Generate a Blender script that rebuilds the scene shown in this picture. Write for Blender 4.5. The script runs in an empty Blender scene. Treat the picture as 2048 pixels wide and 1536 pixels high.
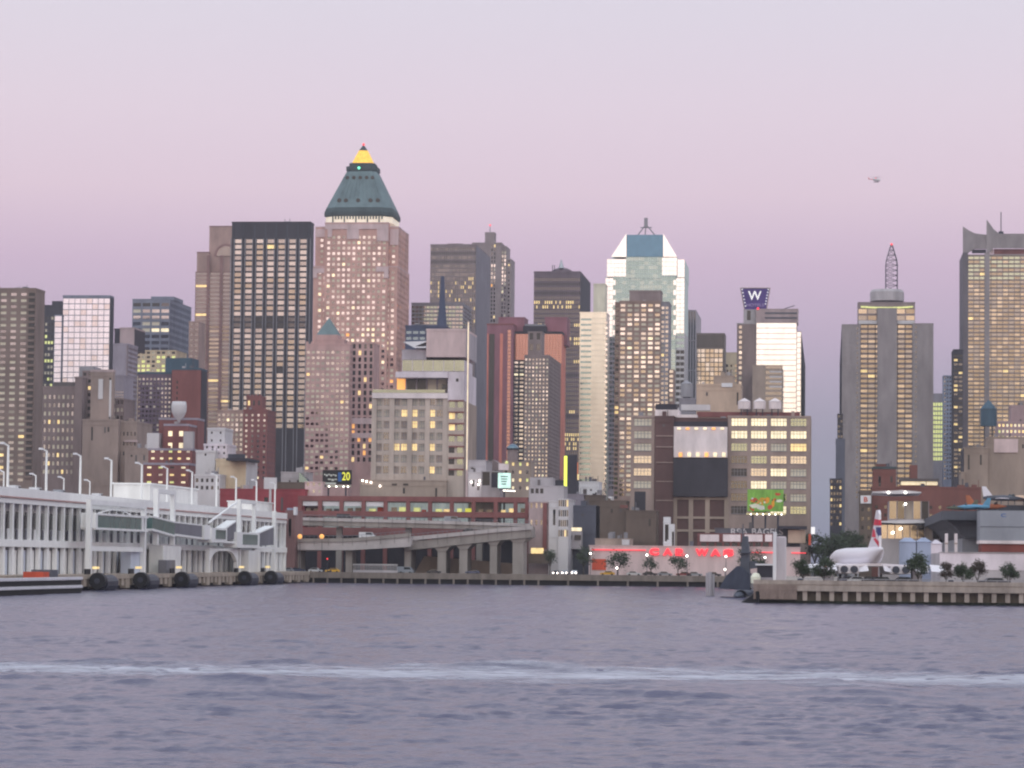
import bpy, math, random
import numpy as np
from mathutils import Matrix, Vector
random.seed(7); np.random.seed(7)
R = math.radians
sc = bpy.context.scene

# ---------------------------------------------------------------- camera
# World axes follow the street grid: +Y runs inland along the streets, +X along the avenues, z = 0 is the water.
FPX = 6000.0                                  # focal length in photograph pixels (2048 wide)
CAM = Vector((0, 0, 7.2))
YAW, PITCH, ROLL = math.atan(636 / FPX), math.atan(354 / FPX), R(.573)
CR = Matrix.Rotation(YAW, 3, 'Z') @ Matrix.Rotation(math.pi / 2 + PITCH, 3, 'X') @ Matrix.Rotation(ROLL, 3, 'Z')
cd = bpy.data.cameras.new('camera'); cam = bpy.data.objects.new('camera', cd)
sc.collection.objects.link(cam); sc.camera = cam
cam.matrix_world = Matrix.Translation(CAM) @ CR.to_4x4()
cd.sensor_width = 36; cd.lens = 36 * FPX / 2048; cd.clip_start = 1; cd.clip_end = 30000

# ---------------------------------------------------------------- sky: sun just down behind the camera (west, -Y)
w = bpy.data.worlds.new('World'); sc.world = w; w.use_nodes = True
nt = w.node_tree; bg = nt.nodes['Background']
sky = nt.nodes.new('ShaderNodeTexSky'); sky.sky_type = 'NISHITA'; sky.sun_disc = False
sky.sun_elevation = R(10); sky.sun_rotation = R(178); sky.dust_density = 1; sky.ozone_density = 3
s10 = nt.nodes.new('ShaderNodeMix'); s10.data_type = 'RGBA'; s10.blend_type = 'MULTIPLY'; s10.inputs[0].default_value = 1
nt.links.new(sky.outputs[0], s10.inputs[6]); SKS = .05; s10.inputs[7].default_value = (SKS, SKS, SKS, 1)
tc = nt.nodes.new('ShaderNodeTexCoord'); sx = nt.nodes.new('ShaderNodeSeparateXYZ')
nt.links.new(tc.outputs['Generated'], sx.inputs[0])
asn = nt.nodes.new('ShaderNodeMath'); asn.operation = 'ARCSINE'; nt.links.new(sx.outputs[2], asn.inputs[0])
mr = nt.nodes.new('ShaderNodeMapRange'); mr.inputs[2].default_value = R(90); nt.links.new(asn.outputs[0], mr.inputs[0])
rp = nt.nodes.new('ShaderNodeValToRGB'); nt.links.new(mr.outputs[0], rp.inputs[0])
def lin(c): return tuple((v / 12.92 if v <= .04045 else ((v + .055) / 1.055) ** 2.4) for v in [k / 255 for k in c])
# dusk dome, the same all round: grey-blue earth shadow, pink belt, pale above, blue overhead (linear values)
DOME = [(0, (.155, .165, .30)), (1.2, (.155, .16, .30)), (2.6, (.205, .135, .28)), (4.2, (.39, .205, .35)), (5.6, (.51, .27, .39)), (7, (.65, .405, .46)),
        (8.6, (.68, .476, .508)), (10.5, (.66, .52, .54)), (20, (.70, .64, .68)), (40, (.64, .65, .76)), (90, (.54, .58, .76))]
el = rp.color_ramp.elements
while len(el) < len(DOME): el.new(.5)
for e, (d, c) in zip(el, DOME): e.position = d / 90; e.color = (*c, 1)
ad = nt.nodes.new('ShaderNodeMix'); ad.data_type = 'RGBA'; ad.blend_type = 'ADD'; ad.inputs[0].default_value = 1
# twilight is brighter and warmer towards the sunset side: smooth lift from east (none) to west
wf = nt.nodes.new('ShaderNodeMapRange'); wf.inputs[1].default_value = 1; wf.inputs[2].default_value = -1; nt.links.new(sx.outputs[1], wf.inputs[0])
wt = nt.nodes.new('ShaderNodeMix'); wt.data_type = 'RGBA'; wt.inputs[6].default_value = (1, 1, 1, 1); wt.inputs[7].default_value = (1.9, 2.1, 1.78, 1); nt.links.new(wf.outputs[0], wt.inputs[0])
wm_ = nt.nodes.new('ShaderNodeMix'); wm_.data_type = 'RGBA'; wm_.blend_type = 'MULTIPLY'; wm_.inputs[0].default_value = 1; nt.links.new(rp.outputs[0], wm_.inputs[6]); nt.links.new(wt.outputs[2], wm_.inputs[7])
nt.links.new(s10.outputs[2], ad.inputs[6]); nt.links.new(wm_.outputs[2], ad.inputs[7])
nt.links.new(ad.outputs[2], bg.inputs[0]); bg.inputs[1].default_value = 1.0
vs = sc.view_settings; vs.view_transform = 'Standard'; vs.look = 'None'; vs.gamma = 1; vs.exposure = 0
try: vs.use_curve_mapping = False
except Exception: pass
sc.render.engine = 'CYCLES'; sc.cycles.max_bounces = 5; sc.cycles.glossy_bounces = 3; sc.cycles.diffuse_bounces = 2
sc.cycles.transparent_max_bounces = 6; sc.cycles.caustics_reflective = False; sc.cycles.caustics_refractive = False
sc.cycles.use_denoising = True; sc.cycles.sample_clamp_indirect = 4
sc.cycles.pixel_filter_type = 'BLACKMAN_HARRIS'; sc.cycles.filter_width = 2.2

# ---------------------------------------------------------------- projection helpers
def ray(px, py): return CR @ Vector(((px - 1024) / FPX, -(py - 768) / FPX, -1))
def P(px, py, Y):
    d = ray(px, py); return CAM + d * (Y / d.y)
def PX(px, py, Y): return P(px, py, Y).x
def PZ(px, py, Y): return P(px, py, Y).z
def onz(px, py, z):
    d = ray(px, py); return CAM + d * ((z - CAM.z) / d.z)
def Yat(px, py, X):                                 # distance at which a pixel's ray meets the plane x = X
    d = ray(px, py); return X * d.y / d.x
def ppm(Y): return FPX / Y

# ---------------------------------------------------------------- materials
MATS = {}
LIGHT = (.84, .84, .84)                             # rough light level on a west wall, to turn photographed tones into base colours
def alb(c): return tuple(min(.82, max(.008, v / l)) for v, l in zip(lin(c), LIGHT))
def M(name, c=(128, 128, 128), rough=.75, metal=0, nz=.24, s=.16, bump=0, emit=0, spec=.3, raw=False):
    if name in MATS: return MATS[name]
    m = bpy.data.materials.new(name); m.use_nodes = True; n = m.node_tree; b = n.nodes['Principled BSDF']
    col = c if raw else alb(c)
    b.inputs['Roughness'].default_value = rough; b.inputs['Metallic'].default_value = metal
    b.inputs['Specular IOR Level'].default_value = spec
    g = n.nodes.new('ShaderNodeNewGeometry')
    vm = n.nodes.new('ShaderNodeVectorMath'); vm.operation = 'MULTIPLY'; vm.inputs[1].default_value = (1, 1, .3)
    n.links.new(g.outputs['Position'], vm.inputs[0])
    t = n.nodes.new('ShaderNodeTexNoise'); t.inputs['Scale'].default_value = s; t.inputs['Detail'].default_value = 5; t.inputs['Roughness'].default_value = .65
    n.links.new(vm.outputs[0], t.inputs['Vector'])
    r = n.nodes.new('ShaderNodeMapRange'); r.inputs[1].default_value = .3; r.inputs[2].default_value = .7
    r.inputs[3].default_value = 1 - nz; r.inputs[4].default_value = 1 + nz; n.links.new(t.outputs[0], r.inputs[0])
    x = n.nodes.new('ShaderNodeMix'); x.data_type = 'RGBA'; x.blend_type = 'MULTIPLY'; x.inputs[0].default_value = 1
    x.inputs[6].default_value = (*col, 1); n.links.new(r.outputs[0], x.inputs[7])
    n.links.new(x.outputs[2], b.inputs['Base Color'])
    if emit:
        n.links.new(x.outputs[2], b.inputs['Emission Color']); b.inputs['Emission Strength'].default_value = emit
    if bump:
        t2 = n.nodes.new('ShaderNodeTexNoise'); t2.inputs['Scale'].default_value = .35; t2.inputs['Detail'].default_value = 2
        n.links.new(g.outputs['Position'], t2.inputs['Vector'])
        bp = n.nodes.new('ShaderNodeBump'); bp.inputs['Strength'].default_value = bump; bp.inputs['Distance'].default_value = .3
        n.links.new(t2.outputs[0], bp.inputs['Height']); n.links.new(bp.outputs[0], b.inputs['Normal'])
    MATS[name] = m; return m
def glass(name, f, tint=(1, 1, 1), rough=.06, bump=.05):
    return M(name, tuple(f * t for t in tint), rough, 1, .10, .25, bump, raw=True)
glass('g_dim', .10); glass('g_low', .20, (1, .98, .95)); glass('g_mid', .30, (1, .98, .95)); glass('g_hi', .42, (1, 1, .97)); glass('g_mir', .62)
glass('g_white', .74, (.90, .97, 1.06), .08, .03); glass('g_teal', .34, (.70, .93, .98)); glass('g_teal2', .28, (.66, .96, 1.04)); glass('g_blue', .26, (.62, .85, 1.05), .14)
glass('g_coral', .30, (1, .62, .55), .10); glass('g_green', .30, (.85, 1, .85)); glass('g_gold', .32, (1, .92, .76)); glass('g_gold2', .21, (1, .90, .72))
M('lit_y', (1, .74, .34), emit=.72, raw=True, nz=.3, s=.8); M('arc_lit', (.9, .8, .66), emit=.35, raw=True, nz=.2); M('lit_w', (1, .86, .58), emit=.72, raw=True, nz=.25, s=.8)
M('lit_o', (1, .48, .14), emit=.8, raw=True, nz=.2); M('lit_g', (.75, .78, .3), emit=.6, raw=True, nz=.3, s=.8)
M('blind', (205, 196, 180), nz=.1, s=.6); M('blind2', (170, 160, 150), nz=.15, s=.6)
M('dark', (.018, .018, .022), .25, raw=True, spec=.5); M('dkwall', (52, 50, 60)); M('black', (.012, .012, .014), .5, raw=True)
M('white', (205, 203, 210), .6, nz=.08); M('offwhite', (188, 184, 190), .7, nz=.1); M('grey', (140, 138, 146)); M('dgrey', (88, 88, 98))
M('metal', (120, 120, 130), .45, .4); M('dmetal', (60, 62, 74), .5, .3); M('concrete', (132, 126, 124)); M('roofing', (90, 84, 86))
M('red_lamp', (1, .05, .06), emit=1.6, raw=True, nz=0); M('white_lamp', (1, .93, .82), emit=7, raw=True, nz=0); M('head_lamp', (1, .88, .78), emit=9, raw=True, nz=0)
M('rubber', (.012, .012, .016), .6, raw=True); M('steel', (150, 152, 160), .35, .7); M('car_glass', (.02, .025, .03), .08, raw=True, spec=.6)

# ---------------------------------------------------------------- mesh helpers
COL = sc.collection; BASE = {}
class MB:
    def __init__(s): s.v = []; s.f = []; s.m = []
    def box(s, x0, x1, y0, y1, z0, z1, m=0):
        if x0 > x1: x0, x1 = x1, x0
        if y0 > y1: y0, y1 = y1, y0
        if z0 > z1: z0, z1 = z1, z0
        i = len(s.v)
        s.v += [(x0, y0, z0), (x1, y0, z0), (x1, y1, z0), (x0, y1, z0), (x0, y0, z1), (x1, y0, z1), (x1, y1, z1), (x0, y1, z1)]
        s.f += [(i, i+3, i+2, i+1), (i+4, i+5, i+6, i+7), (i, i+1, i+5, i+4), (i+1, i+2, i+6, i+5), (i+2, i+3, i+7, i+6), (i+3, i, i+4, i+7)]
        s.m += [m] * 6; return s
    def loft(s, rings, m=0, cap=True):              # rings: lists of equal length, counter-clockwise seen from the far end
        i = len(s.v); n = len(rings[0])
        for r in rings: s.v += [tuple(p) for p in r]
        for k in range(len(rings) - 1):
            for j in range(n):
                a = i + k*n + j; b = i + k*n + (j+1) % n
                s.f.append((a, b, b + n, a + n)); s.m.append(m)
        if cap:
            s.f.append(tuple(i + j for j in reversed(range(n)))); s.m.append(m)
            s.f.append(tuple(i + (len(rings)-1)*n + j for j in range(n))); s.m.append(m)
        return s
    def prism(s, poly, z0, z1, m=0): return s.loft([[(x, y, z0) for x, y in poly], [(x, y, z1) for x, y in poly]], m)
    def slab(s, poly, y0, y1, m=0):                 # outline in the x-z plane, counter-clockwise seen from the water
        return s.loft([[(x, y1, z) for x, z in poly], [(x, y0, z) for x, z in poly]], m)
    def side(s, poly, x0, x1, m=0):                 # outline in the y-z plane
        return s.loft([[(x0, y, z) for y, z in poly], [(x1, y, z) for y, z in poly]], m)
    def tube(s, p, q, r0, r1=None, n=8, m=0):
        p, q = Vector(p), Vector(q); r1 = r0 if r1 is None else r1; d = (q - p).normalized()
        u = d.orthogonal().normalized(); v = d.cross(u)
        return s.loft([[c + (u * math.cos(a) + v * math.sin(a)) * r for a in [2 * math.pi * j / n for j in range(n)]] for c, r in ((p, r0), (q, r1))], m)
    def lathe(s, c, prof, n=16, m=0):               # profile of (radius, z) about a vertical axis
        return s.loft([[(c[0] + r * math.cos(2*math.pi*j/n), c[1] + r * math.sin(2*math.pi*j/n), c[2] + z) for j in range(n)] for r, z in prof], m)
    def ball(s, c, r, n=8, k=6, m=0): return s.lathe(c, [(max(.001, r * math.sin(math.pi*i/k)), -r * math.cos(math.pi*i/k)) for i in range(k + 1)], n, m)
    def mesh(s, name, mats, base=(0, 0, 0), smooth=False):
        me = bpy.data.meshes.new(name); b = base
        me.from_pydata([(x - b[0], y - b[1], z - b[2]) for x, y, z in s.v], [], s.f)
        for m in mats: me.materials.append(MATS[m])
        if len(mats) > 1: me.polygons.foreach_set('material_index', s.m)
        if smooth: me.polygons.foreach_set('use_smooth', [True] * len(s.f))
        me.update(); return me
def link(name, data, parent=None, loc=None):
    o = bpy.data.objects.new(name, data); COL.objects.link(o)
    if parent is not None: o.parent = parent
    if loc is not None: o.location = loc
    return o
def tag(o, label=None, cat=None, group=None, kind=None):
    if label: o['label'] = label
    if cat: o['category'] = cat
    if group: o['group'] = group
    if kind: o['kind'] = kind
    return o
def thing(name, label, cat, loc, group=None):
    o = tag(link(name, None, None, loc), label, cat, group); o.empty_display_size = .5
    BASE[o] = tuple(loc); return o
def part(name, mb, mats, parent, smooth=False, kind=None, label=None):
    mats = [mats] if isinstance(mats, str) else mats
    o = link(name, mb.mesh(name, mats, BASE[parent], smooth), parent); BASE[o] = BASE[parent]
    return tag(o, label, kind=kind)
def single(name, mb, mats, label, cat, group=None, kind=None, smooth=False, at=None):
    mats = [mats] if isinstance(mats, str) else mats
    at = at or (0, 0, 0)
    o = link(name, mb.mesh(name, mats, at, smooth), None, at); BASE[o] = tuple(at)
    return tag(o, label, cat, group, kind)
def copy_tree(o, loc=None, rotz=None, parent=None):
    c = o.copy(); COL.objects.link(c); c.parent = parent
    if loc is not None: c.location = loc
    if rotz is not None: c.rotation_euler = (0, 0, rotz)
    for ch in KIDS.get(o, []): copy_tree(ch, None, None, c)
    return c
KIDS = {}
def remember(o):
    KIDS.clear()
    for x in COL.objects:
        if x.parent: KIDS.setdefault(x.parent, []).append(x)
G = 3.0                                            # street level above the river

# ---------------------------------------------------------------- windows and facades
MIX = {
 'dim': [('g_low', 5), ('g_dim', 3), ('g_mid', 2), ('lit_y', .4)],
 'mid': [('g_mid', 5), ('g_low', 3), ('g_hi', 2), ('blind2', 1), ('lit_y', .3)],
 'hi': [('g_hi', 5), ('g_mid', 3), ('g_mir', 1.2), ('blind', 1.5), ('lit_w', .25)],
 'mirror': [('g_white', 6), ('g_mir', 1)],
 'white': [('g_white', 1)],
 'gold': [('g_gold', 2), ('g_gold2', 5), ('g_low', 3), ('lit_y', .08)],
 'tealw': [('g_teal', 3), ('g_teal2', 3)],
 'bluew': [('g_blue', 1)],
 'lit': [('lit_y', 3), ('lit_w', 3), ('g_hi', 2), ('lit_g', 1), ('dark', .8)],
 'loft': [('lit_w', 2), ('lit_y', 2), ('blind', 3), ('g_hi', 3)],
 'dk': [('dark', 3), ('g_dim', 4), ('lit_y', .5)],
 'dklit': [('g_dim', 5), ('dark', 3), ('lit_y', 1.6)],
 'dark': [('dark', 1)],
 'wwp': [('g_mir', 4), ('blind', 3), ('g_hi', 3), ('g_low', 2), ('lit_w', .6), ('lit_o', .15)],
 'grn': [('lit_g', 3), ('g_green', 3), ('dark', 3)],
 'green': [('g_green', 3), ('g_mid', 2)],
 'soft': [('blind2', 4), ('g_low', 3), ('g_mid', 2)],
 'blindm': [('blind', 4), ('g_hi', 3), ('g_mid', 3), ('blind2', 2), ('lit_y', .5)],
 'coral': [('g_coral', 1)],
}
WM = {}
def winmesh(w, h, face, mat):
    k = (round(w, 2), round(h, 2), face, mat)
    if k not in WM:
        b = MB(); t = .06
        if face == 'F': b.box(-w/2, w/2, -t, 0, -h/2, h/2)
        elif face == 'R': b.box(0, t, -w/2, w/2, -h/2, h/2)
        else: b.box(-t, 0, -w/2, w/2, -h/2, h/2)
        WM[k] = b.mesh('window', [mat])
    return WM[k]
RC = random.Random(99)
class Bld:
    def __init__(s, name, label, px, Y, cat='building', group=None, z=G):
        s.o = thing(name, label, cat, (PX(px, 1100, Y), Y, z), group); s.win = []; s.z = z
    def part(s, *a, **k): return part(a[0], a[1], a[2], s.o, **k)
    def mass(s, px0, px1, pyt, Y, dep=30, sp=None, pyb=None, pyv=None, nb=0, fh=10, pier=.4, span=.5, top=0, ml=0, mr=0, wm='grey', sm=None,
             mix='mid', snb=0, smix=None, swm=None, name='wall', d=.35, sd=None, cap=.8, skip=None, mull=0, off=0, roof=None):
        """one block: front face between two pixel columns at distance Y, top at pyt, side going back to pixel sp"""
        x0, x1 = PX(px0, pyt, Y), PX(px1, pyt, Y); pm = (px0 + px1) / 2
        zt = PZ(pm, pyt, Y); zb = s.z if pyb is None else PZ(pm, pyb, Y)
        if sp is not None:
            X = x1 if x1 < 0 else x0; dep = max(3, Yat(sp, pyt, X) - Y)
        y0, y1 = Y, Y + dep; b = MB(); mats = [wm, sm or wm, swm or wm]
        right = x1 < 0; k = 1 / ppm(Y)
        di = d if nb else 0; ds = d if snb else 0
        b.box(x0 + (ds if not right else 0), x1 - (ds if right else 0), y0 + di, y1, zb, zt)
        if swm:                                     # side face in its own tone; darker ones carry painted shade
            xs = x1 - ds if right else x0 + ds
            b.box(xs, xs + (.15 if right else -.15), y0 + di + .05, y1 - .05, zb, zt - .05, 2)
        H = fh * k; zv = zb if pyv is None else max(zb, PZ(pm, pyv, Y)); z1 = zt - top * k
        nf = max(0, int(round((z1 - zv) / H))) if nb or snb else 0
        sd = d + .05 if sd is None else sd
        def face(f, a0, a1, nb, mx):
            def bx(u0, u1, za, zc, dd, m):
                if f == 'F': b.box(u0, u1, y0 + d - dd, y0 + d, za, zc, m)
                elif f == 'R': b.box(x1 - d, x1 - d + dd, u0, u1, za, zc, m)
                else: b.box(x0 + d - dd, x0 + d, u0, u1, za, zc, m)
            W = (a1 - a0) / nb; ow = W * (1 - pier); oh = H * (1 - span)
            e0, e1 = (x0, x1) if f == 'F' else (y0 + d + .02, y1)
            zl = z1 - nf * H
            bx(e0, e1, z1, zt, d, 0)
            if zl > zb + .1: bx(e0, e1, zb, zl, d, 0)
            if a0 - e0 > .05: bx(e0, a0, zl, z1, d, 0)
            if e1 - a1 > .05: bx(a1, e1, zl, z1, d, 0)
            if pier > 0:
                for i in range(nb + 1):
                    c = a0 + i * W; bx(max(a0, c - W*pier/2), min(a1, c + W*pier/2), zl, z1, d - .02, 0)
            for j in range(nf):
                zc = z1 - (j + 1) * H
                if span > 0: bx(a0, a1, zc, zc + H*span, sd if sd < d else d - .06, 1)
                for i in range(nb):
                    if skip and skip(i, j, nb, nf): continue
                    c = a0 + (i + .5) * W; zz = zc + H*span + oh/2
                    mm = mx(i, j, nb, nf) if callable(mx) else mx
                    mat = random.choices([q[0] for q in MIX[mm]], [q[1] for q in MIX[mm]])[0] if mm in MIX else mm
                    p = (c, y0 + d, zz) if f == 'F' else ((x1 - d, c, zz) if f == 'R' else (x0 + d, c, zz))
                    s.win.append((p, ow * .98, oh * .98, f, mat, Y, mull))
        if nb: face('F', x0 + ml * k, x1 - mr * k, nb, mix)
        if snb: face('R' if right else 'L', y0 + d + .3, y1 - .3, snb, smix or mix)
        wl = part(name, b, mats, s.o)
        if cap:                                     # parapet, set back roof slab
            c = MB(); c.box(x0 - .15, x1 + .15, y0 - .15, y0 + .5, zt + .01, zt + cap); c.box(x0 - .15, x1 + .15, y1 - .5, y1 + .1, zt + .01, zt + cap)
            c.box(x0 - .15, x0 + .5, y0 + .52, y1 - .52, zt + .01, zt + cap - .02); c.box(x1 - .5, x1 + .15, y0 + .52, y1 - .52, zt + .01, zt + cap - .02)
            part('parapet', c, [roof or wm], wl)
            if Y < 1500 and x1 - x0 > 6 and dep > 8:   # plant, vents and ducts on the lower roofs
                for _ in range(RC.randint(1, 4)):
                    rx, ry = RC.uniform(x0 + 1.5, x1 - 2.5), RC.uniform(y0 + 1, y0 + dep*.5); rw, rh = RC.uniform(.6, 1.9), RC.uniform(.9, 2.4)
                    u = MB().box(rx, rx + rw, ry, ry + rw, zt + .01, zt + rh)
                    if RC.random() < .5: u.tube((rx + rw + .5, ry, zt), (rx + rw + .5, ry, zt + rh + RC.uniform(.3, 1.5)), .12, None, 6)
                    part('roof_unit', u, RC.choice(['wgrey', 'metal', 'roofing', 'dgrey', wm]), s.o)
        if not nb and name != 'penthouse' and Y < 1300 and zt - zb > 12:   # string courses on blank walls
            for q in (zt - 1.6, zb + (zt - zb)*RC.uniform(.45, .6)): part('string_course', MB().box(x0 - .12, x1 + .12, y0 - .14, y0 - .005, q - .18, q + .12), wm, wl)
            for _ in range(RC.randint(0, 3)):
                xx = RC.uniform(x0 + 1, x1 - 1.6); part('wall_vent', MB().box(xx, xx + .7, y0 - .06, y0 - .004, zt - RC.uniform(3, 9), zt - 2.4), RC.choice(['dark', 'roofing']), wl)
        return x0, x1, y0, y1, zt
    def box(s, name, px0, px1, pyt, pyb, Y, dep, mat, smooth=False, label=None):
        b = MB().box(PX(px0, pyt, Y), PX(px1, pyt, Y), Y, Y + dep, PZ((px0+px1)/2, pyb, Y), PZ((px0+px1)/2, pyt, Y))
        return part(name, b, mat, s.o, smooth, label=label)
    def done(s, minpx=8.5):
        base = BASE[s.o]; big = [q for q in s.win if max(q[1], q[2]) * ppm(q[5]) >= minpx and q[3] == 'F']
        big.sort(key=lambda q: -q[1] * q[2] * ppm(q[5]) ** 2); ind = big[:300]; ids = set(map(id, ind))
        for q in ind:
            p, w_, h_, f, mat, Y, mull = q
            o = link('window', winmesh(w_, h_, f, mat), s.o, (p[0]-base[0], p[1]-base[1], p[2]-base[2]))
            if mull:
                k = ('m', round(w_, 2), round(h_, 2), mull)
                if k not in WM:
                    b = MB()
                    for i in range(1, mull): b.box(-w_/2 + w_*i/mull - .07, -w_/2 + w_*i/mull + .07, -.16, -.07, -h_/2, h_/2)
                    b.box(-w_/2, w_/2, -.15, -.08, h_*.12, h_*.12 + .12); b.box(-w_/2 - .1, w_/2 + .1, -.45, -.07, -h_/2 - .18, -h_/2)
                    WM[k] = b.mesh('frame', ['metal'])
                link('frame', WM[k], o)
        rest = [q for q in s.win if id(q) not in ids]
        if rest:
            b = MB(); mats = []; t = .06
            for p, w_, h_, f, mat, Y, mull in rest:
                if mat not in mats: mats.append(mat)
                i = mats.index(mat)
                if f == 'F': b.box(p[0]-w_/2, p[0]+w_/2, p[1]-t, p[1], p[2]-h_/2, p[2]+h_/2, i)
                elif f == 'R': b.box(p[0], p[0]+t, p[1]-w_/2, p[1]+w_/2, p[2]-h_/2, p[2]+h_/2, i)
                else: b.box(p[0]-t, p[0], p[1]-w_/2, p[1]+w_/2, p[2]-h_/2, p[2]+h_/2, i)
            part('glazing', b, mats, s.o, kind='stuff')
        return s.o
def text(name, body, parent, mat, x0, x1, z0, z1, y, ext=.12, off=.012):
    """flat lettering standing in the x-z plane, fitted to a box"""
    cu = bpy.data.curves.new(name, 'FONT'); cu.body = body; cu.extrude = ext; cu.offset = off; cu.materials.append(MATS[mat])
    tmp = bpy.data.objects.new(name, cu); COL.objects.link(tmp)
    dg = bpy.context.evaluated_depsgraph_get(); me = bpy.data.meshes.new_from_object(tmp.evaluated_get(dg))
    bpy.data.objects.remove(tmp)
    n = len(me.vertices); co = np.empty(n * 3); me.vertices.foreach_get('co', co); co = co.reshape(-1, 3)
    mn, mx_ = co.min(0), co.max(0); b = BASE[parent]; out = np.empty_like(co)
    out[:, 0] = x0 + (co[:, 0] - mn[0]) / (mx_[0] - mn[0]) * (x1 - x0) - b[0]
    out[:, 2] = z0 + (co[:, 1] - mn[1]) / (mx_[1] - mn[1]) * (z1 - z0) - b[2]
    out[:, 1] = y - co[:, 2] - b[1]
    me.vertices.foreach_set('co', out.ravel()); me.update(); me.name = name
    o = link(name, me, parent); BASE[o] = b; return o

# ================================================================ the setting: river, ground, road
SHORE = 905.0
def tile(n, L, seed, lmin, lmax, p, ang, spread):
    rg = np.random.default_rng(seed); k = np.fft.fftfreq(n, L / n) * 2 * np.pi
    kx, ky = np.meshgrid(k, k, indexing='ij'); kk = np.hypot(kx, ky); kk[0, 0] = 1
    a = np.where((kk > 2*np.pi/lmax) & (kk < 2*np.pi/lmin), kk ** -p, 0)
    c = np.abs((kx*math.cos(ang) + ky*math.sin(ang)) / kk); a = a * (spread + (1 - spread) * c ** 4)
    h = np.fft.ifft2(a * np.exp(2j*np.pi*rg.random((n, n)))).real
    return h / h.std()
T1 = (tile(512, 96.0, 1, .6, 6.5, 1.75, R(80), .10), 96.0); T2 = (tile(512, 61.0, 2, .4, 4, 1.6, R(105), .25), 61.0); T3 = (tile(256, 330.0, 3, 9, 60, 1.6, R(75), .3), 330.0)
def smp(T, x, y):
    t, L = T; n = t.shape[0]; u = (x / L * n) % n; v = (y / L * n) % n
    i = u.astype(int) % n; j = v.astype(int) % n; fu = u - np.floor(u); fv = v - np.floor(v); i1 = (i+1) % n; j1 = (j+1) % n
    return t[i, j]*(1-fu)*(1-fv) + t[i1, j]*fu*(1-fv) + t[i, j1]*(1-fu)*fv + t[i1, j1]*fu*fv
WA, WB = onz(0, 1338, 0), onz(2048, 1364, 0)       # the wake runs across the river between these two points
WD = (WB - WA).normalized(); WN = Vector((-WD.y, WD.x, 0))
def sea(x, y):
    g = .6 + .4 * np.clip(.5 + .35 * smp(T3, x*.7, y*.7), 0, 1)
    h = (.060 * smp(T1, x, y) + .036 * smp(T2, x + 13, y + 5)) * g + .02 * smp(T3, x, y)
    d = (x - WA.x) * WN.x + (y - WA.y) * WN.y; m = .5 + .5 * smp(T3, x*1.9 + 50, y*1.9)
    for c, wd, a in ((14, 2.6, .50), (-12, 2.2, .34), (-22, 2.2, .30), (-34, 2.6, .24), (-48, 3.0, .16), (4, 3, .10)):
        h = h + a * np.clip(m, 0, 1.5) * np.exp(-((d - c - 2.5*smp(T3, x + c*9, y)) / wd) ** 2)
    return h
rows = []; yy = 95.0
while yy < 915: rows.append(yy); yy += max(.22, yy * .0026)
rows = np.array(rows); nc = 620
ang = np.linspace(-.335, .115, nc); X = rows[:, None] * np.tan(ang)[None, :]; Yg = np.repeat(rows[:, None], nc, 1)
Z = sea(X, Yg); nr = len(rows)
co = np.stack([X, Yg, Z], -1).reshape(-1, 3)
ii = np.arange(nr*nc).reshape(nr, nc)
q = np.stack([ii[:-1, :-1], ii[:-1, 1:], ii[1:, 1:], ii[1:, :-1]], -1).reshape(-1, 4)
fl = np.array([[-5000, -3000, -.6], [5000, -3000, -.6], [5000, 1500, -.6], [-5000, 1500, -.6]])
co = np.vstack([co, fl]); q = np.vstack([q, [[len(co)-4, len(co)-3, len(co)-2, len(co)-1]]])
me = bpy.data.meshes.new('river'); me.vertices.add(len(co)); me.vertices.foreach_set('co', co.ravel())
me.loops.add(q.size); me.loops.foreach_set('vertex_index', q.ravel().astype(np.int32))
me.polygons.add(len(q)); me.polygons.foreach_set('loop_start', np.arange(0, q.size, 4, dtype=np.int32))
me.polygons.foreach_set('use_smooth', np.ones(len(q), bool)); me.update(); me.validate()
def water_mat():
    m = bpy.data.materials.new('river_water'); m.use_nodes = True; n = m.node_tree; b = n.nodes['Principled BSDF']
    b.inputs['Base Color'].default_value = (.062, .060, .122, 1); b.inputs['Roughness'].default_value = .2; b.inputs['IOR'].default_value = 1.333
    g = n.nodes.new('ShaderNodeNewGeometry')
    vm = n.nodes.new('ShaderNodeVectorMath'); vm.operation = 'MULTIPLY'; vm.inputs[1].default_value = (.8, 1, 1); n.links.new(g.outputs['Position'], vm.inputs[0])
    t = n.nodes.new('ShaderNodeTexNoise'); t.inputs['Scale'].default_value = 2.2; t.inputs['Detail'].default_value = 5; n.links.new(vm.outputs[0], t.inputs['Vector'])
    bp = n.nodes.new('ShaderNodeBump'); bp.inputs['Strength'].default_value = .62; bp.inputs['Distance'].default_value = .12
    n.links.new(t.outputs[0], bp.inputs['Height']); n.links.new(bp.outputs[0], b.inputs['Normal'])
    MATS['river_water'] = m; return m
me.materials.append(water_mat())
tag(link('river', me), kind='structure')
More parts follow.
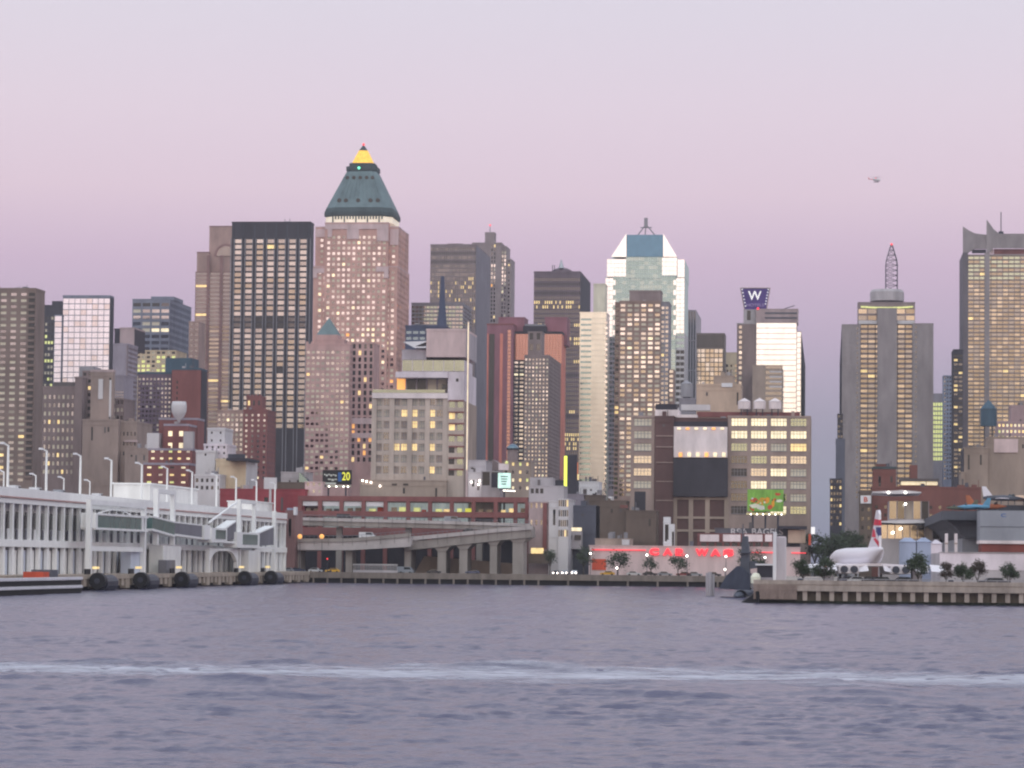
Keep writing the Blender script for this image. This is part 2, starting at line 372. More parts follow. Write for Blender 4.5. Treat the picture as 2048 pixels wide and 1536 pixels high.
# foam of the passing boat's wake, lying on the waves
nu, nv = 700, 34; L = (WB - WA).length; u = np.linspace(-70, L + 70, nu); v = np.linspace(-16, 16, nv)
U, V = np.meshgrid(u, v, indexing='ij'); fx = WA.x + WD.x*U + WN.x*V; fy = WA.y + WD.y*U + WN.y*V; fz = sea(fx, fy) + .05
fm = bpy.data.meshes.new('wake_foam'); ii = np.arange(nu*nv).reshape(nu, nv); q = np.stack([ii[:-1, :-1], ii[1:, :-1], ii[1:, 1:], ii[:-1, 1:]], -1).reshape(-1, 4)
fm.from_pydata(np.stack([fx, fy, fz], -1).reshape(-1, 3).tolist(), [], q.tolist())
at = fm.attributes.new('across', 'FLOAT_VECTOR', 'POINT'); at.data.foreach_set('vector', np.stack([U, V, V*0], -1).ravel())
def foam_mat():
    m = bpy.data.materials.new('foam'); m.use_nodes = True; n = m.node_tree; b = n.nodes['Principled BSDF']
    b.inputs['Base Color'].default_value = (.70, .69, .80, 1); b.inputs['Roughness'].default_value = .8
    a = n.nodes.new('ShaderNodeAttribute'); a.attribute_name = 'across'
    vm = n.nodes.new('ShaderNodeVectorMath'); vm.operation = 'MULTIPLY'; vm.inputs[1].default_value = (.22, .7, 1); n.links.new(a.outputs['Vector'], vm.inputs[0])
    t = n.nodes.new('ShaderNodeTexNoise'); t.inputs['Scale'].default_value = 1; t.inputs['Detail'].default_value = 6; t.inputs['Roughness'].default_value = .62; n.links.new(vm.outputs[0], t.inputs['Vector'])
    vm2 = n.nodes.new('ShaderNodeVectorMath'); vm2.operation = 'MULTIPLY'; vm2.inputs[1].default_value = (.03, 0, 1); n.links.new(a.outputs['Vector'], vm2.inputs[0])
    t2 = n.nodes.new('ShaderNodeTexNoise'); t2.inputs['Scale'].default_value = 1; n.links.new(vm2.outputs[0], t2.inputs['Vector'])
    sp = n.nodes.new('ShaderNodeSeparateXYZ'); n.links.new(a.outputs['Vector'], sp.inputs[0])
    def mth(op, *ins):
        k = n.nodes.new('ShaderNodeMath'); k.operation = op
        for i, x in enumerate(ins):
            if isinstance(x, (int, float)): k.inputs[i].default_value = x
            else: n.links.new(x, k.inputs[i])
        return k.outputs[0]
    c = mth('MULTIPLY', mth('SUBTRACT', t2.outputs[0], .5), 9)
    e = mth('DIVIDE', mth('ABSOLUTE', mth('SUBTRACT', sp.outputs[1], c)), 17)
    prof = mth('SUBTRACT', 1, e)
    al = n.nodes.new('ShaderNodeMapRange'); al.inputs[1].default_value = .64; al.inputs[2].default_value = 1.2; al.inputs[4].default_value = .8
    n.links.new(mth('ADD', mth('MULTIPLY', prof, .5), mth('MULTIPLY', t.outputs[0], 1.05)), al.inputs[0])
    n.links.new(mth('MULTIPLY', al.outputs[0], mth('GREATER_THAN', prof, 0)), b.inputs['Alpha'])
    MATS['foam'] = m; return m
fm.materials.append(foam_mat()); fm.polygons.foreach_set('use_smooth', [True]*len(fm.polygons))
tag(link('wake_foam', fm), 'pale streak of wake foam across the choppy river', 'foam', kind='stuff')

M('ground', (100, 96, 98)); M('asphalt', (.05, .05, .053), .85, raw=True); M('bulk', (118, 108, 102), nz=.3, s=.4); M('bulk_dk', (30, 28, 30), nz=.3, s=.4); M('paint', (.6, .6, .58), raw=True)
tag(link('ground', MB().box(-5000, 5000, SHORE, 5000, -2, G).mesh('ground', ['ground'])), kind='structure')
rd = tag(link('road', MB().box(-900, 500, 916, 940, G + .004, G + .012).mesh('road', ['asphalt'])), kind='structure'); BASE[rd] = (0, 0, 0)
b = MB()
for k in range(120):
    for yl in (922, 928, 934): b.box(-600 + k*9, -597 + k*9, yl, yl + .2, G + .016, G + .02)
part('lane_marking', b, 'paint', rd, kind='stuff')
tag(link('pavement', MB().box(-900, 500, 940, 946, G, G + .14).mesh('pavement', ['concrete'])), kind='structure')
tag(link('street', MB().box(-9, 8, 946, 3200, G + .004, G + .012).mesh('street', ['asphalt'])), kind='structure')
# river bulkhead: concrete cap over dark timber sheeting
bw = thing('bulkhead', 'long low concrete river bulkhead with dark timber base along the shore', 'seawall', (-60, SHORE, 0))
xa, xb = PX(560, 1160, SHORE), PX(1515, 1170, SHORE)
part('cap', MB().box(xa, xb, SHORE - 2, SHORE, 1.5, G + .3), 'bulk', bw)
part('sheeting', MB().box(xa, xb, SHORE - 1.2, SHORE - .01, -3, 1.49), 'bulk_dk', bw)
k = 0; x = xa + 2
while x < xb:
    part('pile', MB().tube((x, SHORE - 1.7, -3), (x, SHORE - 1.7, 1.48), .32), 'bulk', bw); x += 4.3 if x < PX(1060, 1160, SHORE) else 9

# ================================================================ the far skyline, from the left
B = Bld
for n_, c_ in dict(apt=(122, 106, 102), apt_side=(124, 110, 108), slate=(118, 122, 140), slate_shade=(84, 88, 106), lilac=(142, 134, 148), pinkpan=(160, 142, 146),
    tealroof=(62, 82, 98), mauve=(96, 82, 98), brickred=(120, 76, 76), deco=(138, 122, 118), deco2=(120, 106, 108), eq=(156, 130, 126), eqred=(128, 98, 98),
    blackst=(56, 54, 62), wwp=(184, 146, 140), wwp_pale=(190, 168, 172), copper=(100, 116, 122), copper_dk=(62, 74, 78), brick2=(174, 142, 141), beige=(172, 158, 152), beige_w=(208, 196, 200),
    hospw=(196, 186, 196), pinkslab=(192, 170, 172), sidegrey=(158, 150, 158), exxon=(124, 112, 116), exxon_shade=(112, 108, 118), ge=(136, 124, 128), redglass=(132, 92, 104), coralw=(196, 124, 112),
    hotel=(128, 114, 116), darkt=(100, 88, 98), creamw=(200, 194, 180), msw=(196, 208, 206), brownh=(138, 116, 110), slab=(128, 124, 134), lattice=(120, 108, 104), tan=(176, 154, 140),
    tan2=(150, 134, 126), wbrown=(126, 110, 110), wgrey=(160, 154, 160), loft=(148, 130, 126), loftbrick=(88, 66, 66), marr=(134, 126, 130), astor=(128, 116, 112), astor_shade=(96, 90, 98), lblue=(140, 148, 172),
    rtan=(140, 124, 116), rbrick=(110, 72, 68), pinkb=(150, 128, 132), brownbox=(96, 84, 78), greybl=(84, 86, 100), creamb=(184, 166, 144), redwall=(138, 62, 70), purple=(74, 54, 118)).items(): M(n_, c_)  # slate, exxon and astor side tones have side shade put into the colour
glass('cream', .62, (1, .97, .90), .28, .02); M('spire_blue', (70, 76, 100)); M('gold_lit', (1, .58, .10), emit=.5, raw=True, nz=.25, s=1.2); M('teal_lit', (.2, 1, .6), emit=1.5, raw=True)

# brown apartment tower at the edge of the frame
b = B('apartment_tower', 'tall brown brick apartment tower with a column of dark balconies', 20, 1370)
x0, x1, y0, y1, zt = b.mass(-62, 72, 580, 1370, sp=90, nb=6, fh=12.7, pyv=975, pier=.42, span=.55, top=6, mr=15, wm='apt', mix='blindm', cap=1.0)
k = 1 / ppm(1370)
for j in range(30):
    z = zt - (13 + 12.7 * j) * k; xx = PX(58, 580, 1370)
    part('balcony', MB().box(xx, xx + 13*k, y0 - 1.2, y0 + .3, z - 1.05, z).box(xx, xx + 13*k, y0 - .05, y0 + .3, z + .02, z + 1.7, 1), ['apt', 'dark'], b.o)
b.done()
b = B('dark_office_block', 'dark office block with yellow-green lit windows behind the white glass tower', 100, 2150)
b.mass(84, 126, 612, 2150, 40, nb=7, fh=12.5, pyv=780, pier=.3, span=.5, top=22, wm='dkwall', mix='grn'); b.box('penthouse', 104, 124, 602, 612, 2150, 20, 'dkwall'); b.done()
b = B('white_glass_tower', 'bright white mirror-glass office tower with dark side', 165, 1950)
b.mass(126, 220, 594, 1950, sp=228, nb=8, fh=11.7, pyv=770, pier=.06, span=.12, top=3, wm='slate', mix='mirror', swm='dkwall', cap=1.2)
b.mass(109, 124, 632, 1948, 30, nb=1, fh=11.7, pyv=770, pier=.08, span=.12, wm='slate', mix='mirror', name='wing'); b.done(7)
b = B('slate_blue_tower', 'slate-blue office tower with louvred top and shaded side', 300, 2050)
b.mass(265, 340, 600, 2050, sp=383, nb=4, fh=13, pyv=740, pier=.18, span=.45, top=6, wm='slate', mix=lambda i, j, nb, nf: 'dk' if j == 0 else ('lit' if j == 4 and i > 1 else 'hi'), swm='slate_shade', snb=9, smix='g_dim')
b.box('penthouse', 302, 348, 593, 600, 2060, 30, 'slate'); b.done()
b = B('banded_dark_tower', 'dark tower with copper-coloured balcony bands and a pinkish top panel', 250, 1480)
b.mass(227, 256, 690, 1480, sp=276, nb=0, snb=7, fh=9.5, pyv=860, pier=.12, span=.45, wm='lilac', smix='dark', swm='brownh', d=.6, top=4)
b.mass(240, 269, 658, 1500, sp=290, pyb=700, name='top_panel', wm='pinkpan', swm='dkwall'); b.mass(229, 241, 660, 1502, 20, pyb=700, name='wing', wm='dkwall'); b.done()
b = B('ochre_block', 'small ochre block with yellow windows between the slate and banded towers', 310, 1750)
b.mass(262, 352, 703, 1750, 30, nb=9, fh=9, pyv=752, pier=.35, span=.45, wm='creamb', mix='grn'); b.done()
b = B('teal_roofed_block', 'dark mauve and red brick block with teal roof structure', 345, 1250)
b.mass(276, 343, 748, 1250, 30, nb=9, fh=9.4, pyv=910, pier=.4, span=.5, top=8, wm='mauve', mix='hi', roof='tealroof')
b.mass(344, 402, 740, 1248, sp=414, nb=1, fh=11, pyv=910, pier=.85, span=.5, top=22, mr=38, wm='brickred', mix='dark', swm='dkwall', name='brick_wing', roof='tealroof')
b.box('penthouse', 331, 384, 716, 745, 1258, 14, 'tealroof'); b.done()
# stepped tan building
b = B('stepped_tan_building', 'tan stepped brick building with tall pale stripes and blank walls', 190, 1190)
b.mass(86, 150, 776, 1230, 25, nb=7, fh=17, pyv=960, pier=.5, span=.5, top=14, wm='deco2', mix='blindm', name='wing'); b.box('roof_shed', 107, 148, 764, 776, 1240, 12, 'roofing')
b.mass(150, 165, 757, 1225, 20, wm='deco2', name='pier_tower'); b.mass(165, 184, 745, 1232, 15, wm='deco2', nb=2, fh=14, pyv=850, mix='dk', name='stair_tower')
b.mass(182, 227, 744, 1205, sp=230, wm='deco', name='tower', cap=1.0, roof='pinkpan')
for a, c, t, u in ((197, 206, 758, 798), (219, 223, 760, 840)): b.box('pale_stripe', a, c, t, u, 1204.7, .4, 'offwhite')
b.mass(165, 237, 842, 1190, 30, wm='deco', name='lower_block'); b.mass(237, 274, 846, 1194, 28, wm='deco', name='lower_wing', nb=5, fh=20, pyv=930, mix='dk', pier=.6, span=.6, top=18)
b.mass(224, 248, 800, 1215, 20, wm='deco2', name='setback', nb=3, fh=16, pyv=850, mix='blindm'); b.mass(250, 297, 898, 1182, 24, wm='deco', name='step', cap=.5)
b.box('ledge', 248, 275, 880, 884, 1193.4, .8, 'pinkpan'); b.done()
single('roof_shed', MB().box(PX(158, 735, 1236), PX(187, 735, 1236), 1236, 1250, PZ(170, 760, 1236), PZ(170, 733, 1236)), 'grey', 'grey mechanical box rising behind the stepped tan tower', 'roof shed')
b = B('pale_lilac_block', 'plain pale lilac block behind the stepped tan tower', 238, 1420); b.mass(224, 248, 753, 1420, 20, wm='lilac', nb=6, fh=6, pyv=800, pier=.3, span=.4, mix='g_mid', top=30); b.done()
# red brick stepped building with a white dish
b = B('red_brick_stepped_building', 'dark red brick stepped building with pale ledges and a white dish', 335, 1050)
b.mass(287, 378, 930, 1050, 30, nb=4, fh=15, pyv=985, pier=.62, span=.74, top=3, wm='brickred', mix='lit', roof='lilac'); b.mass(297, 385, 901, 1056, 24, nb=5, fh=14, pyv=932, pier=.6, span=.7, wm='brickred', mix='lit', roof='lilac', name='second_tier')
b.mass(328, 377, 852, 1064, 16, nb=2, fh=24, pyv=900, pier=.6, span=.55, top=10, ml=2, mr=4, wm='brickred', mix='lit_w', roof='lilac', name='third_tier'); b.mass(318, 395, 840, 1078, 12, pyb=905, wm='brickred', roof='lilac', name='back_tier')
b.box('roof_tank', 294, 318, 866, 897, 1062, 6, 'offwhite'); b.box('roof_tank', 367, 386, 863, 899, 1060, 3, 'wgrey')
c = P(358, 822, 1063); part('dish', MB().lathe((c.x, c.y, c.z - 3.2), [(.5, -1), (.6, 0), (1.9, 1.2), (2.7, 3), (2.8, 5), (2.5, 6.6), (2.4, 6.6), (2.3, 5), (.1, 4.6)], 18), 'offwhite', b.o, True); b.done()
# pale group behind the terminal roof
b = B('white_stepped_block', 'small white stepped block with few windows', 430, 1030)
b.mass(415, 450, 860, 1030, 14, wm='offwhite', nb=2, fh=16, pyv=892, pier=.8, span=.7, mix='dark', top=3); b.mass(408, 454, 892, 1026, 16, wm='hospw', nb=4, fh=12, pyv=940, pier=.65, span=.6, mix='dark', name='lower_block'); b.mass(392, 430, 905, 1020, 14, wm='offwhite', name='front_block', nb=1, fh=18, pyv=930, pier=.9, span=.75, mix='dark', top=2); b.done()
b = B('cream_block', 'cream windowless block with a dark flat canopy roof', 462, 1010); b.mass(432, 492, 922, 1010, 20, wm='creamb', swm='offwhite'); b.box('canopy', 452, 495, 916, 921, 1004, 22, 'dkwall'); b.box('canopy_rail', 456, 490, 908, 915.8, 1010, 1, 'dmetal'); b.done()
b = B('grey_windowed_block', 'low pale grey block with two rows of small dark windows', 415, 1000); b.mass(389, 440, 953, 1000, 15, wm='offwhite', nb=5, fh=15, pyv=990, pier=.5, span=.5, mix='dk', top=4); b.done()

# tan office tower with an arched window (behind the black tower)
Y = 2000; b = B('arched_tan_tower', 'tan granite tower with arched top window and rust-red piers', 440, Y)
b.mass(419, 520, 454, Y, 40, nb=1, fh=10, pyv=455, wm='eq', roof='eqred', pyb=560, top=90, name='crown'); b.mass(394, 418, 506, Y - 3, 40, pyb=560, wm='eq', roof='eqred', name='shoulder')
b.mass(391, 520, 545, Y - 3.5, 40, nb=5, fh=8.4, pyv=860, pier=.08, span=.45, wm='eqred', sm='eq', mix=lambda i, j, nb, nf: 'lit_y' if j % 7 == 3 and random.random() < .5 else ('gold' if j > 12 else 'g_low'), cap=.5, roof='eqred')
k = 1 / ppm(Y); c = P(453, 512, Y); arc = [(c.x + math.cos(t)*25*k, c.z + math.sin(t)*25*k) for t in [math.pi*j/14 for j in range(15)]]
part('arch_surround', MB().slab(arc, Y - .7, Y - .02), 'eqred', b.o); arc = [(c.x + math.cos(t)*20*k, c.z + math.sin(t)*20*k) for t in [math.pi*j/14 for j in range(15)]]
part('arched_window', MB().slab(arc, Y - .8, Y - .72), 'g_low', b.o)
for a in (419, 445): part('pier', MB().box(PX(a, 545, Y) - 1, PX(a, 545, Y) + 1, Y - 4.4, Y - 3.4, 60, PZ(a, 512, Y)), 'eqred', b.o)
b.done(); 
b = B('rust_tan_block', 'narrow rust-tan block beside the arched tan tower', 384, 1900); b.mass(378, 398, 645, 1900, 20, nb=2, fh=11, pyv=760, wm='eq', mix='g_low', pier=.4); b.done()
# black tower
Y = 1830; b = B('black_tower', 'black steel office tower with pale window grid and dark mechanical bands', 540, Y)
b.mass(464, 621, 447, Y, sp=628, nb=7, fh=11.42, pyv=858, pier=.19, span=.30, top=32, ml=2, mr=3, wm='blackst', mix=lambda i, j, nb, nf: 'dark' if j in (14, 15) and 1 < i < 5 else ('g_dim' if j in (14, 15) else ('dark' if (i, j) == (4, 23) else ('g_hi' if random.random() < .3 else ('lit_y' if random.random() < .012 else random.choice(['g_mid', 'g_gold', 'g_mid']))))), d=.7, cap=1.2)
for i in range(8):
    x = PX(464 + 2 + i*152/7, 447, Y)
    for o_ in (-1.05, 1.05):
        part('mullion', MB().box(x + o_ - .22, x + o_ + .22, Y - .5, Y + .02, 40, PZ(464, 477, Y)), 'metal', b.o)
    part('fin', MB().box(x - .35, x + .35, Y - .45, Y + .02, PZ(464, 476.8, Y), PZ(464, 449, Y)), 'dmetal', b.o)
mz = PZ(563, 447, Y); mx = PX(563, 440, Y)
a = MB()
for o_ in (-1.6, 1.6): a.tube((mx + o_, Y + 20, mz), (mx + o_, Y + 20, mz + 5.2), .22)
for z in (1.5, 3.5): a.tube((mx - 1.6, Y + 20, mz + z), (mx + 1.6, Y + 20, mz + z), .16)
part('roof_antenna', a, 'metal', b.o); b.done()
# brick hotel in front of the black tower
b = B('brick_stepped_hotel', 'red brick hotel with pale windows and a small crenellated top tower', 500, 1480)
b.mass(434, 487, 823, 1480, 25, nb=6, fh=10, pyv=905, pier=.4, span=.42, top=4, wm='eq', mix='hi', name='pale_wing'); b.mass(487, 535, 822, 1470, sp=552, nb=4, fh=10.6, pyv=960, pier=.62, span=.55, top=6, wm='brickred', mix='hi', snb=4, smix='mid', swm='mauve')
b.mass(493, 523, 795, 1476, 12, wm='brickred', name='top_tower', nb=3, fh=20, pyv=822, pier=.6, span=.5, mix='dk', top=6)
for a in (494, 502, 510, 518): b.box('merlon', a, a + 4, 789, 794.8, 1476, 2, 'brickred')
b.done()
# ---------------------------------------------------------------- the copper-roofed brick tower
Y = 1663; k = 1 / ppm(Y); b = B('copper_roofed_tower', 'pink brick tower with green copper roof and lit golden pyramid peak', 720, Y)
xa, xb = PX(627, 534, Y), PX(795, 534, Y); cx = (xa + xb) / 2; hw = (xb - xa) / 2; cy = Y + hw
b.mass(627, 795, 534, Y, 2*hw, nb=15, fh=11.05, pyv=880, pier=.42, span=.46, top=8, ml=8, mr=4, wm='wwp', mix='wwp', cap=.5, roof='wwp_pale', snb=12)
b.mass(631, 797, 455, Y + 3, 2*hw - 6, pyb=536, nb=14, fh=11.05, pier=.45, span=.48, top=12, ml=8, mr=4, wm='wwp', mix='wwp', name='upper_shaft', snb=11, cap=.6, roof='wwp_pale')
b.mass(650, 777, 446, Y - 1.2, 6, pyb=880, nb=12, fh=11.05, pier=.42, span=.46, top=26, ml=3, mr=3, pyv=860, wm='wwp', mix='wwp', name='centre_bay', cap=.4, roof='wwp_pale')
for a, c, t, u, yy in ((632, 654, 458, 474, Y + 2.6), (650, 777, 448, 458, Y - 1.7), (694, 718, 458, 478, Y - 1.65), (754, 777, 458, 482, Y - 1.66), (655, 664, 458, 474, Y - 1.66), (780, 797, 458, 490, Y + 2.6), (626, 654, 536, 546, Y - .4), (626, 634, 546, 556, Y - .41), (752, 777, 533, 543, Y - 1.66), (768, 777, 543, 556, Y - 1.65)):
    b.box('stone_band', a, c, t, u, yy, .5, 'wwp_pale')
def octa(r, z, ch=.30):
    c = r * (1 - ch); return [(cx + x, cy + y, z) for x, y in ((-c, -r), (c, -r), (r, -c), (r, c), (c, r), (-c, r), (-r, c), (-r, -c))]
zz = lambda py: PZ(722, py, cy)
kk = 1 / ppm(cy)
part('lit_arcade', MB().loft([octa(68*kk, zz(452)), octa(68*kk, zz(434))]), 'arc_lit', b.o)
for i in range(18):
    x = cx + (-50 + i * 100/17) * kk
    part('arcade_pier', MB().box(x - .35, x + .35, cy - 69.5*kk, cy - 67.8*kk, zz(446 if i % 4 else 452), zz(434)), 'copper_dk', b.o)
part('cornice', MB().loft([octa(68*kk, zz(440)), octa(70.5*kk, zz(438)), octa(70.5*kk, zz(431)), octa(67*kk, zz(422))]), 'copper_dk', b.o)
pr = [(67, 422), (58.5, 404), (46, 378), (33, 351), (30, 346)]
rf = part('copper_roof', MB().loft([octa(r*kk, zz(p)) for r, p in pr]), 'copper', b.o)
def rr(p):
    for (r0, p0), (r1, p1) in zip(pr, pr[1:]):
        if p1 <= p <= p0: return r0 + (r1 - r0) * (p0 - p) / (p0 - p1)
for p, xs, rad in ((408, (-48, -25, 0, 25, 50), 4.2), (360, (-26, -13, 0, 13, 25), 3.6)):
    for q_ in xs:
        r_ = rr(p)*kk; x = cx + q_*kk * (.8 if abs(q_) > 40 else 1); yk = cy - r_ - .1
        part('round_window', MB().tube((x, yk - .5, zz(p)), (x, yk + 2, zz(p)), rad*kk, None, 12), 'dark', rf)
for i in range(-5, 6):
    part('roof_rib', MB().tube((cx + i*9.4*kk, cy - 60.1*kk, zz(405)), (cx + i*5.0*kk, cy - 33.1*kk, zz(351)), .12, None, 5), 'copper', rf)
part('collar', MB().loft([octa(30.5*kk, zz(346)), octa(31.5*kk, zz(343)), octa(31.5*kk, zz(336)), octa(26*kk, zz(335)), octa(26*kk, zz(329))]), 'copper_dk', b.o)
part('green_lamp', MB().ball((cx - 4*kk, cy - 32*kk, zz(340)), .8), 'teal_lit', b.o)
part('golden_pyramid', MB().loft([octa(22*kk, zz(329), .42), octa(9*kk, zz(302), .42)]), 'gold_lit', b.o)
part('pyramid_cap', MB().loft([octa(8.8*kk, zz(301.8), .42), octa(.6*kk, zz(290), .42)]), 'copper_dk', b.o)
part('beacon', MB().ball((cx, cy, zz(289)), .7), 'red_lamp', b.o); b.done()
# sister apartment tower with a small pyramid
Y = 1560; k = 1 / ppm(Y); b = B('pyramid_topped_apartments', 'pink brick apartment tower with small green pyramid roof', 655, Y)
b.mass(612, 700, 690, Y, sp=706, nb=9, fh=11.2, pyv=960, pier=.34, span=.5, top=12, wm='brick2', mix='blindm', snb=4, cap=.6); b.mass(628, 688, 681, Y + 4, 12, pyb=700, wm='brick2', name='setback')
for a in (612, 622, 684, 694): b.box('finial', a, a + 4, 683, 689.8, Y, 1.2, 'brick2')
c = P(658, 671, Y + 10); r = 22 * k
part('pyramid_roof', MB().loft([[(c.x - r, c.y - r, c.z), (c.x + r, c.y - r, c.z), (c.x + r, c.y + r, c.z), (c.x - r, c.y + r, c.z)], [(c.x - r*.55, c.y - r*.55, c.z + 17*k), (c.x + r*.55, c.y - r*.55, c.z + 17*k), (c.x + r*.55, c.y + r*.55, c.z + 17*k), (c.x - r*.55, c.y + r*.55, c.z + 17*k)], [(c.x - .1, c.y - .1, c.z + 36*k), (c.x + .1, c.y - .1, c.z + 36*k), (c.x + .1, c.y + .1, c.z + 36*k), (c.x - .1, c.y + .1, c.z + 36*k)]]), 'copper', b.o)
part('roof_base', MB().box(c.x - r - .3, c.x + r + .3, c.y - r - .3, c.y + r + .3, c.z - 12*k, c.z - .02), 'brick2', b.o); b.done()
b = B('pink_brick_slab', 'pink brick slab with tall dark window slots beside the pyramid-topped apartments', 722, 1600)
b.mass(703, 748, 688, 1600, 20, nb=4, fh=13.5, pyv=930, pier=.52, span=.32, wm='brick2', mix=lambda i, j, nb, nf: 'dk' if j < 10 else ('lit_o' if random.random() < .25 else 'dk')); b.box('stone_band', 703, 748, 836, 848, 1599.4, .5, 'wwp_pale'); b.box('stone_band', 703, 748, 866, 876, 1599.4, .5, 'wwp_pale'); b.done()

# ---------------------------------------------------------------- grey-green glass block and dark spire
b = B('grey_green_block', 'grey-green glass office block with shaded side', 875, 1720); b.mass(823, 926, 608, 1720, sp=943, nb=14, fh=8, pyv=690, pier=.15, span=.35, top=4, wm='slab', mix='green', snb=4); b.done()
b = B('blue_spired_block', 'dark blue rooftop block with a tall tapering blue spire', 850, 1350); b.mass(811, 892, 654, 1350, 20, wm='spire_blue', nb=6, fh=12, pyv=690, mix='bluew', top=8, pier=.2)
c = P(883, 654, 1352); k = 1/ppm(1352); part('spire', MB().loft([[(c.x + sx_*r*k, c.y + 2 + sy*r*k, c.z + z*k) for sx_, sy in ((-1, -1), (1, -1), (1, 1), (-1, 1))] for r, z in ((9, 0), (8, 18), (4.6, 60), (3, 104))]), 'spire_blue', b.o); b.done()
# ---------------------------------------------------------------- beige building with the white penthouses
Y = 1050; b = B('beige_grid_building', 'beige mid-rise with gridded windows, white penthouses and roof terrace', 830, Y)
lit = {(1, 1), (2, 1), (2, 2), (1, 4), (2, 4), (2, 6)}
def bx_(i, j, nb, nf): return 'lit_y' if ((i, j) in {(3, 1), (4, 1), (6, 1), (4, 2), (6, 2), (2, 4), (3, 4), (4, 4), (6, 4), (6, 6)}) else random.choice(['blind2', 'g_low', 'blind2', 'tan2'])
b.mass(745, 895.5, 797, Y, 30, nb=8, fh=22.9, pyv=962, pier=.2, span=.4, ml=4, mr=6, wm='beige', mix=bx_, mull=3, cap=0, d=.5)
for i in range(5):
    x = PX(749 + i*35.5, 797, Y); part('pilaster', MB().box(x - .9, x + .9, Y - .35, Y - .02, G, PZ(749, 797, Y)), 'beige', b.o)
b.box('cornice', 744, 896, 786, 796.6, Y - .8, 6, 'beige_w'); b.box('terrace_rail', 745, 890, 779, 785.6, Y, .15, 'g_green')
b.mass(896, 929, 802, Y - .6, sp=953, nb=2, fh=22.9, pyv=962, pier=.3, span=.42, wm='beige', mix=lambda i, j, nb, nf: 'lit_y' if i == 0 and j in (1, 2) else ('dark' if i == 0 and j > 3 else 'g_green'), name='corner_bay', cap=0, swm='tan2')
for j in range(7): b.box('red_sill', 897, 928, 800 + j*22.9, 803 + j*22.9, Y - 1.1, .5, 'brickred')
b.mass(896, 929, 744, Y - .5, sp=953, pyb=801.6, wm='hospw', name='white_stair_block', cap=0)
b.box('vent', 912, 917, 757, 763, Y - .6, .3, 'dark'); b.box('vent', 884, 895, 768, 778, Y + 1, 1, 'dark')
b.mass(853, 932, 662, Y + 4, sp=953, pyb=714, wm='pinkslab', swm='sidegrey', name='penthouse'); b.mass(804, 929, 720, Y + 3, 24, pyb=743, nb=6, fh=23, pier=.04, span=0.02, wm='hospw', mix=lambda i, j, nb, nf: 'g_green', name='glass_storey', cap=0)
b.box('terrace_slab', 791, 895.5, 743.4, 755, Y - 2, 20, 'hospw'); b.mass(804, 853, 699, Y + 6, 12, pyb=719.5, wm='sidegrey', name='roof_block', cap=0)
b.mass(792, 895, 756, Y + 6, 18, pyb=786, wm='sidegrey', nb=5, fh=28, pier=.15, span=.1, mix=lambda i, j, nb, nf: 'dark' if i in (1, 2) else ('lit_o' if i == 0 else 'blind'), name='terrace_storey', cap=0)
xa, xb, za, zb = PX(806, 683, Y + 5), PX(853, 683, Y + 5), PZ(830, 694, Y), PZ(830, 682, Y)
part('slanted_canopy', MB().slab([(xa, zb), (xa + 1.2, zb - .5), (xa + 4.2, za), (xb, za), (xb, za + .5), (xa + 4.4, za + .5), (xb, zb), (xb, zb + .3)], Y + 4, Y + 14), 'white', b.o)
pp, pq = P(937, 643, Y - 2), P(930, 985, Y - 2); part('lit_mast', MB().tube((pp.x, Y - 2, G), (pp.x, Y - 2, pp.z), .38), 'pinkslab', b.o); part('mast_lamp', MB().box(pp.x - .12, pp.x + .12, Y - 2.55, Y - 2.4, PZ(930, 940, Y), pp.z - .3), 'lit_w', b.o)
b.mass(720, 893, 962, Y - 3, 28, wm='tan2', name='podium', cap=.4)
for a in range(8): b.box('vent_slot', 784 + a*2.6 + (12 if a > 3 else 0), 786 + a*2.6 + (12 if a > 3 else 0), 967, 971, Y - 3.2, .3, 'dark')
for a, t in ((725, 961), (733, 963), (742, 965), (760, 972)): b.part('flood_lamp', MB().ball(tuple(P(a, t, Y - 3.4)), .3), 'white_lamp')
b.done(7)
# ---------------------------------------------------------------- grey granite slab and the stepped stone tower behind it
Y = 2150; b = B('pinstripe_grey_tower', 'wide grey office slab with dark louvre bands and scattered yellow windows', 905, Y)
b.mass(861, 952, 491, Y, sp=981, nb=24, fh=8.6, pyv=660, pier=.5, span=.25, top=4, wm='exxon', swm='exxon_shade', mix=lambda i, j, nb, nf: 'dark' if j in (1, 3) else ('lit_y' if j > 6 and random.random() < .12 else ('g_dim' if random.random() < .7 else 'g_low')), d=.5, cap=1)
b.box('penthouse', 895, 925, 487, 490.5, Y + 10, 20, 'exxon'); b.done()
Y = 2350; b = B('stepped_stone_tower', 'slender stepped limestone tower with dark window stripes and roof mast', 985, Y)
b.mass(944, 1003, 487, Y, 30, nb=11, fh=8, pyv=660, pier=.45, span=.3, top=2, wm='ge', mix=lambda i, j, nb, nf: ('wwp' if 4 < j < 12 else 'dk') if i in (7, 8) else 'ge', cap=.8)
b.mass(1003, 1013, 494, Y + 2, 28, pyv=660, nb=2, fh=8, pier=.4, span=.3, top=8, wm='ge', mix='wwp', name='setback'); b.mass(1013, 1023, 520, Y + 4, 26, wm='ge', name='lower_setback', nb=1, fh=8, pyv=650, pier=.7, mix='dk')
b.mass(970, 989, 468, Y + 8, 12, pyb=488, wm='ge', name='crown', cap=1.5); c = P(980, 468, Y + 12); part('roof_mast', MB().tube((c.x, c.y, c.z), (c.x, c.y, c.z + 7), .3), 'metal', b.o); part('beacon', MB().ball((c.x, c.y, c.z + 7), .7), 'red_lamp', b.o); b.done()
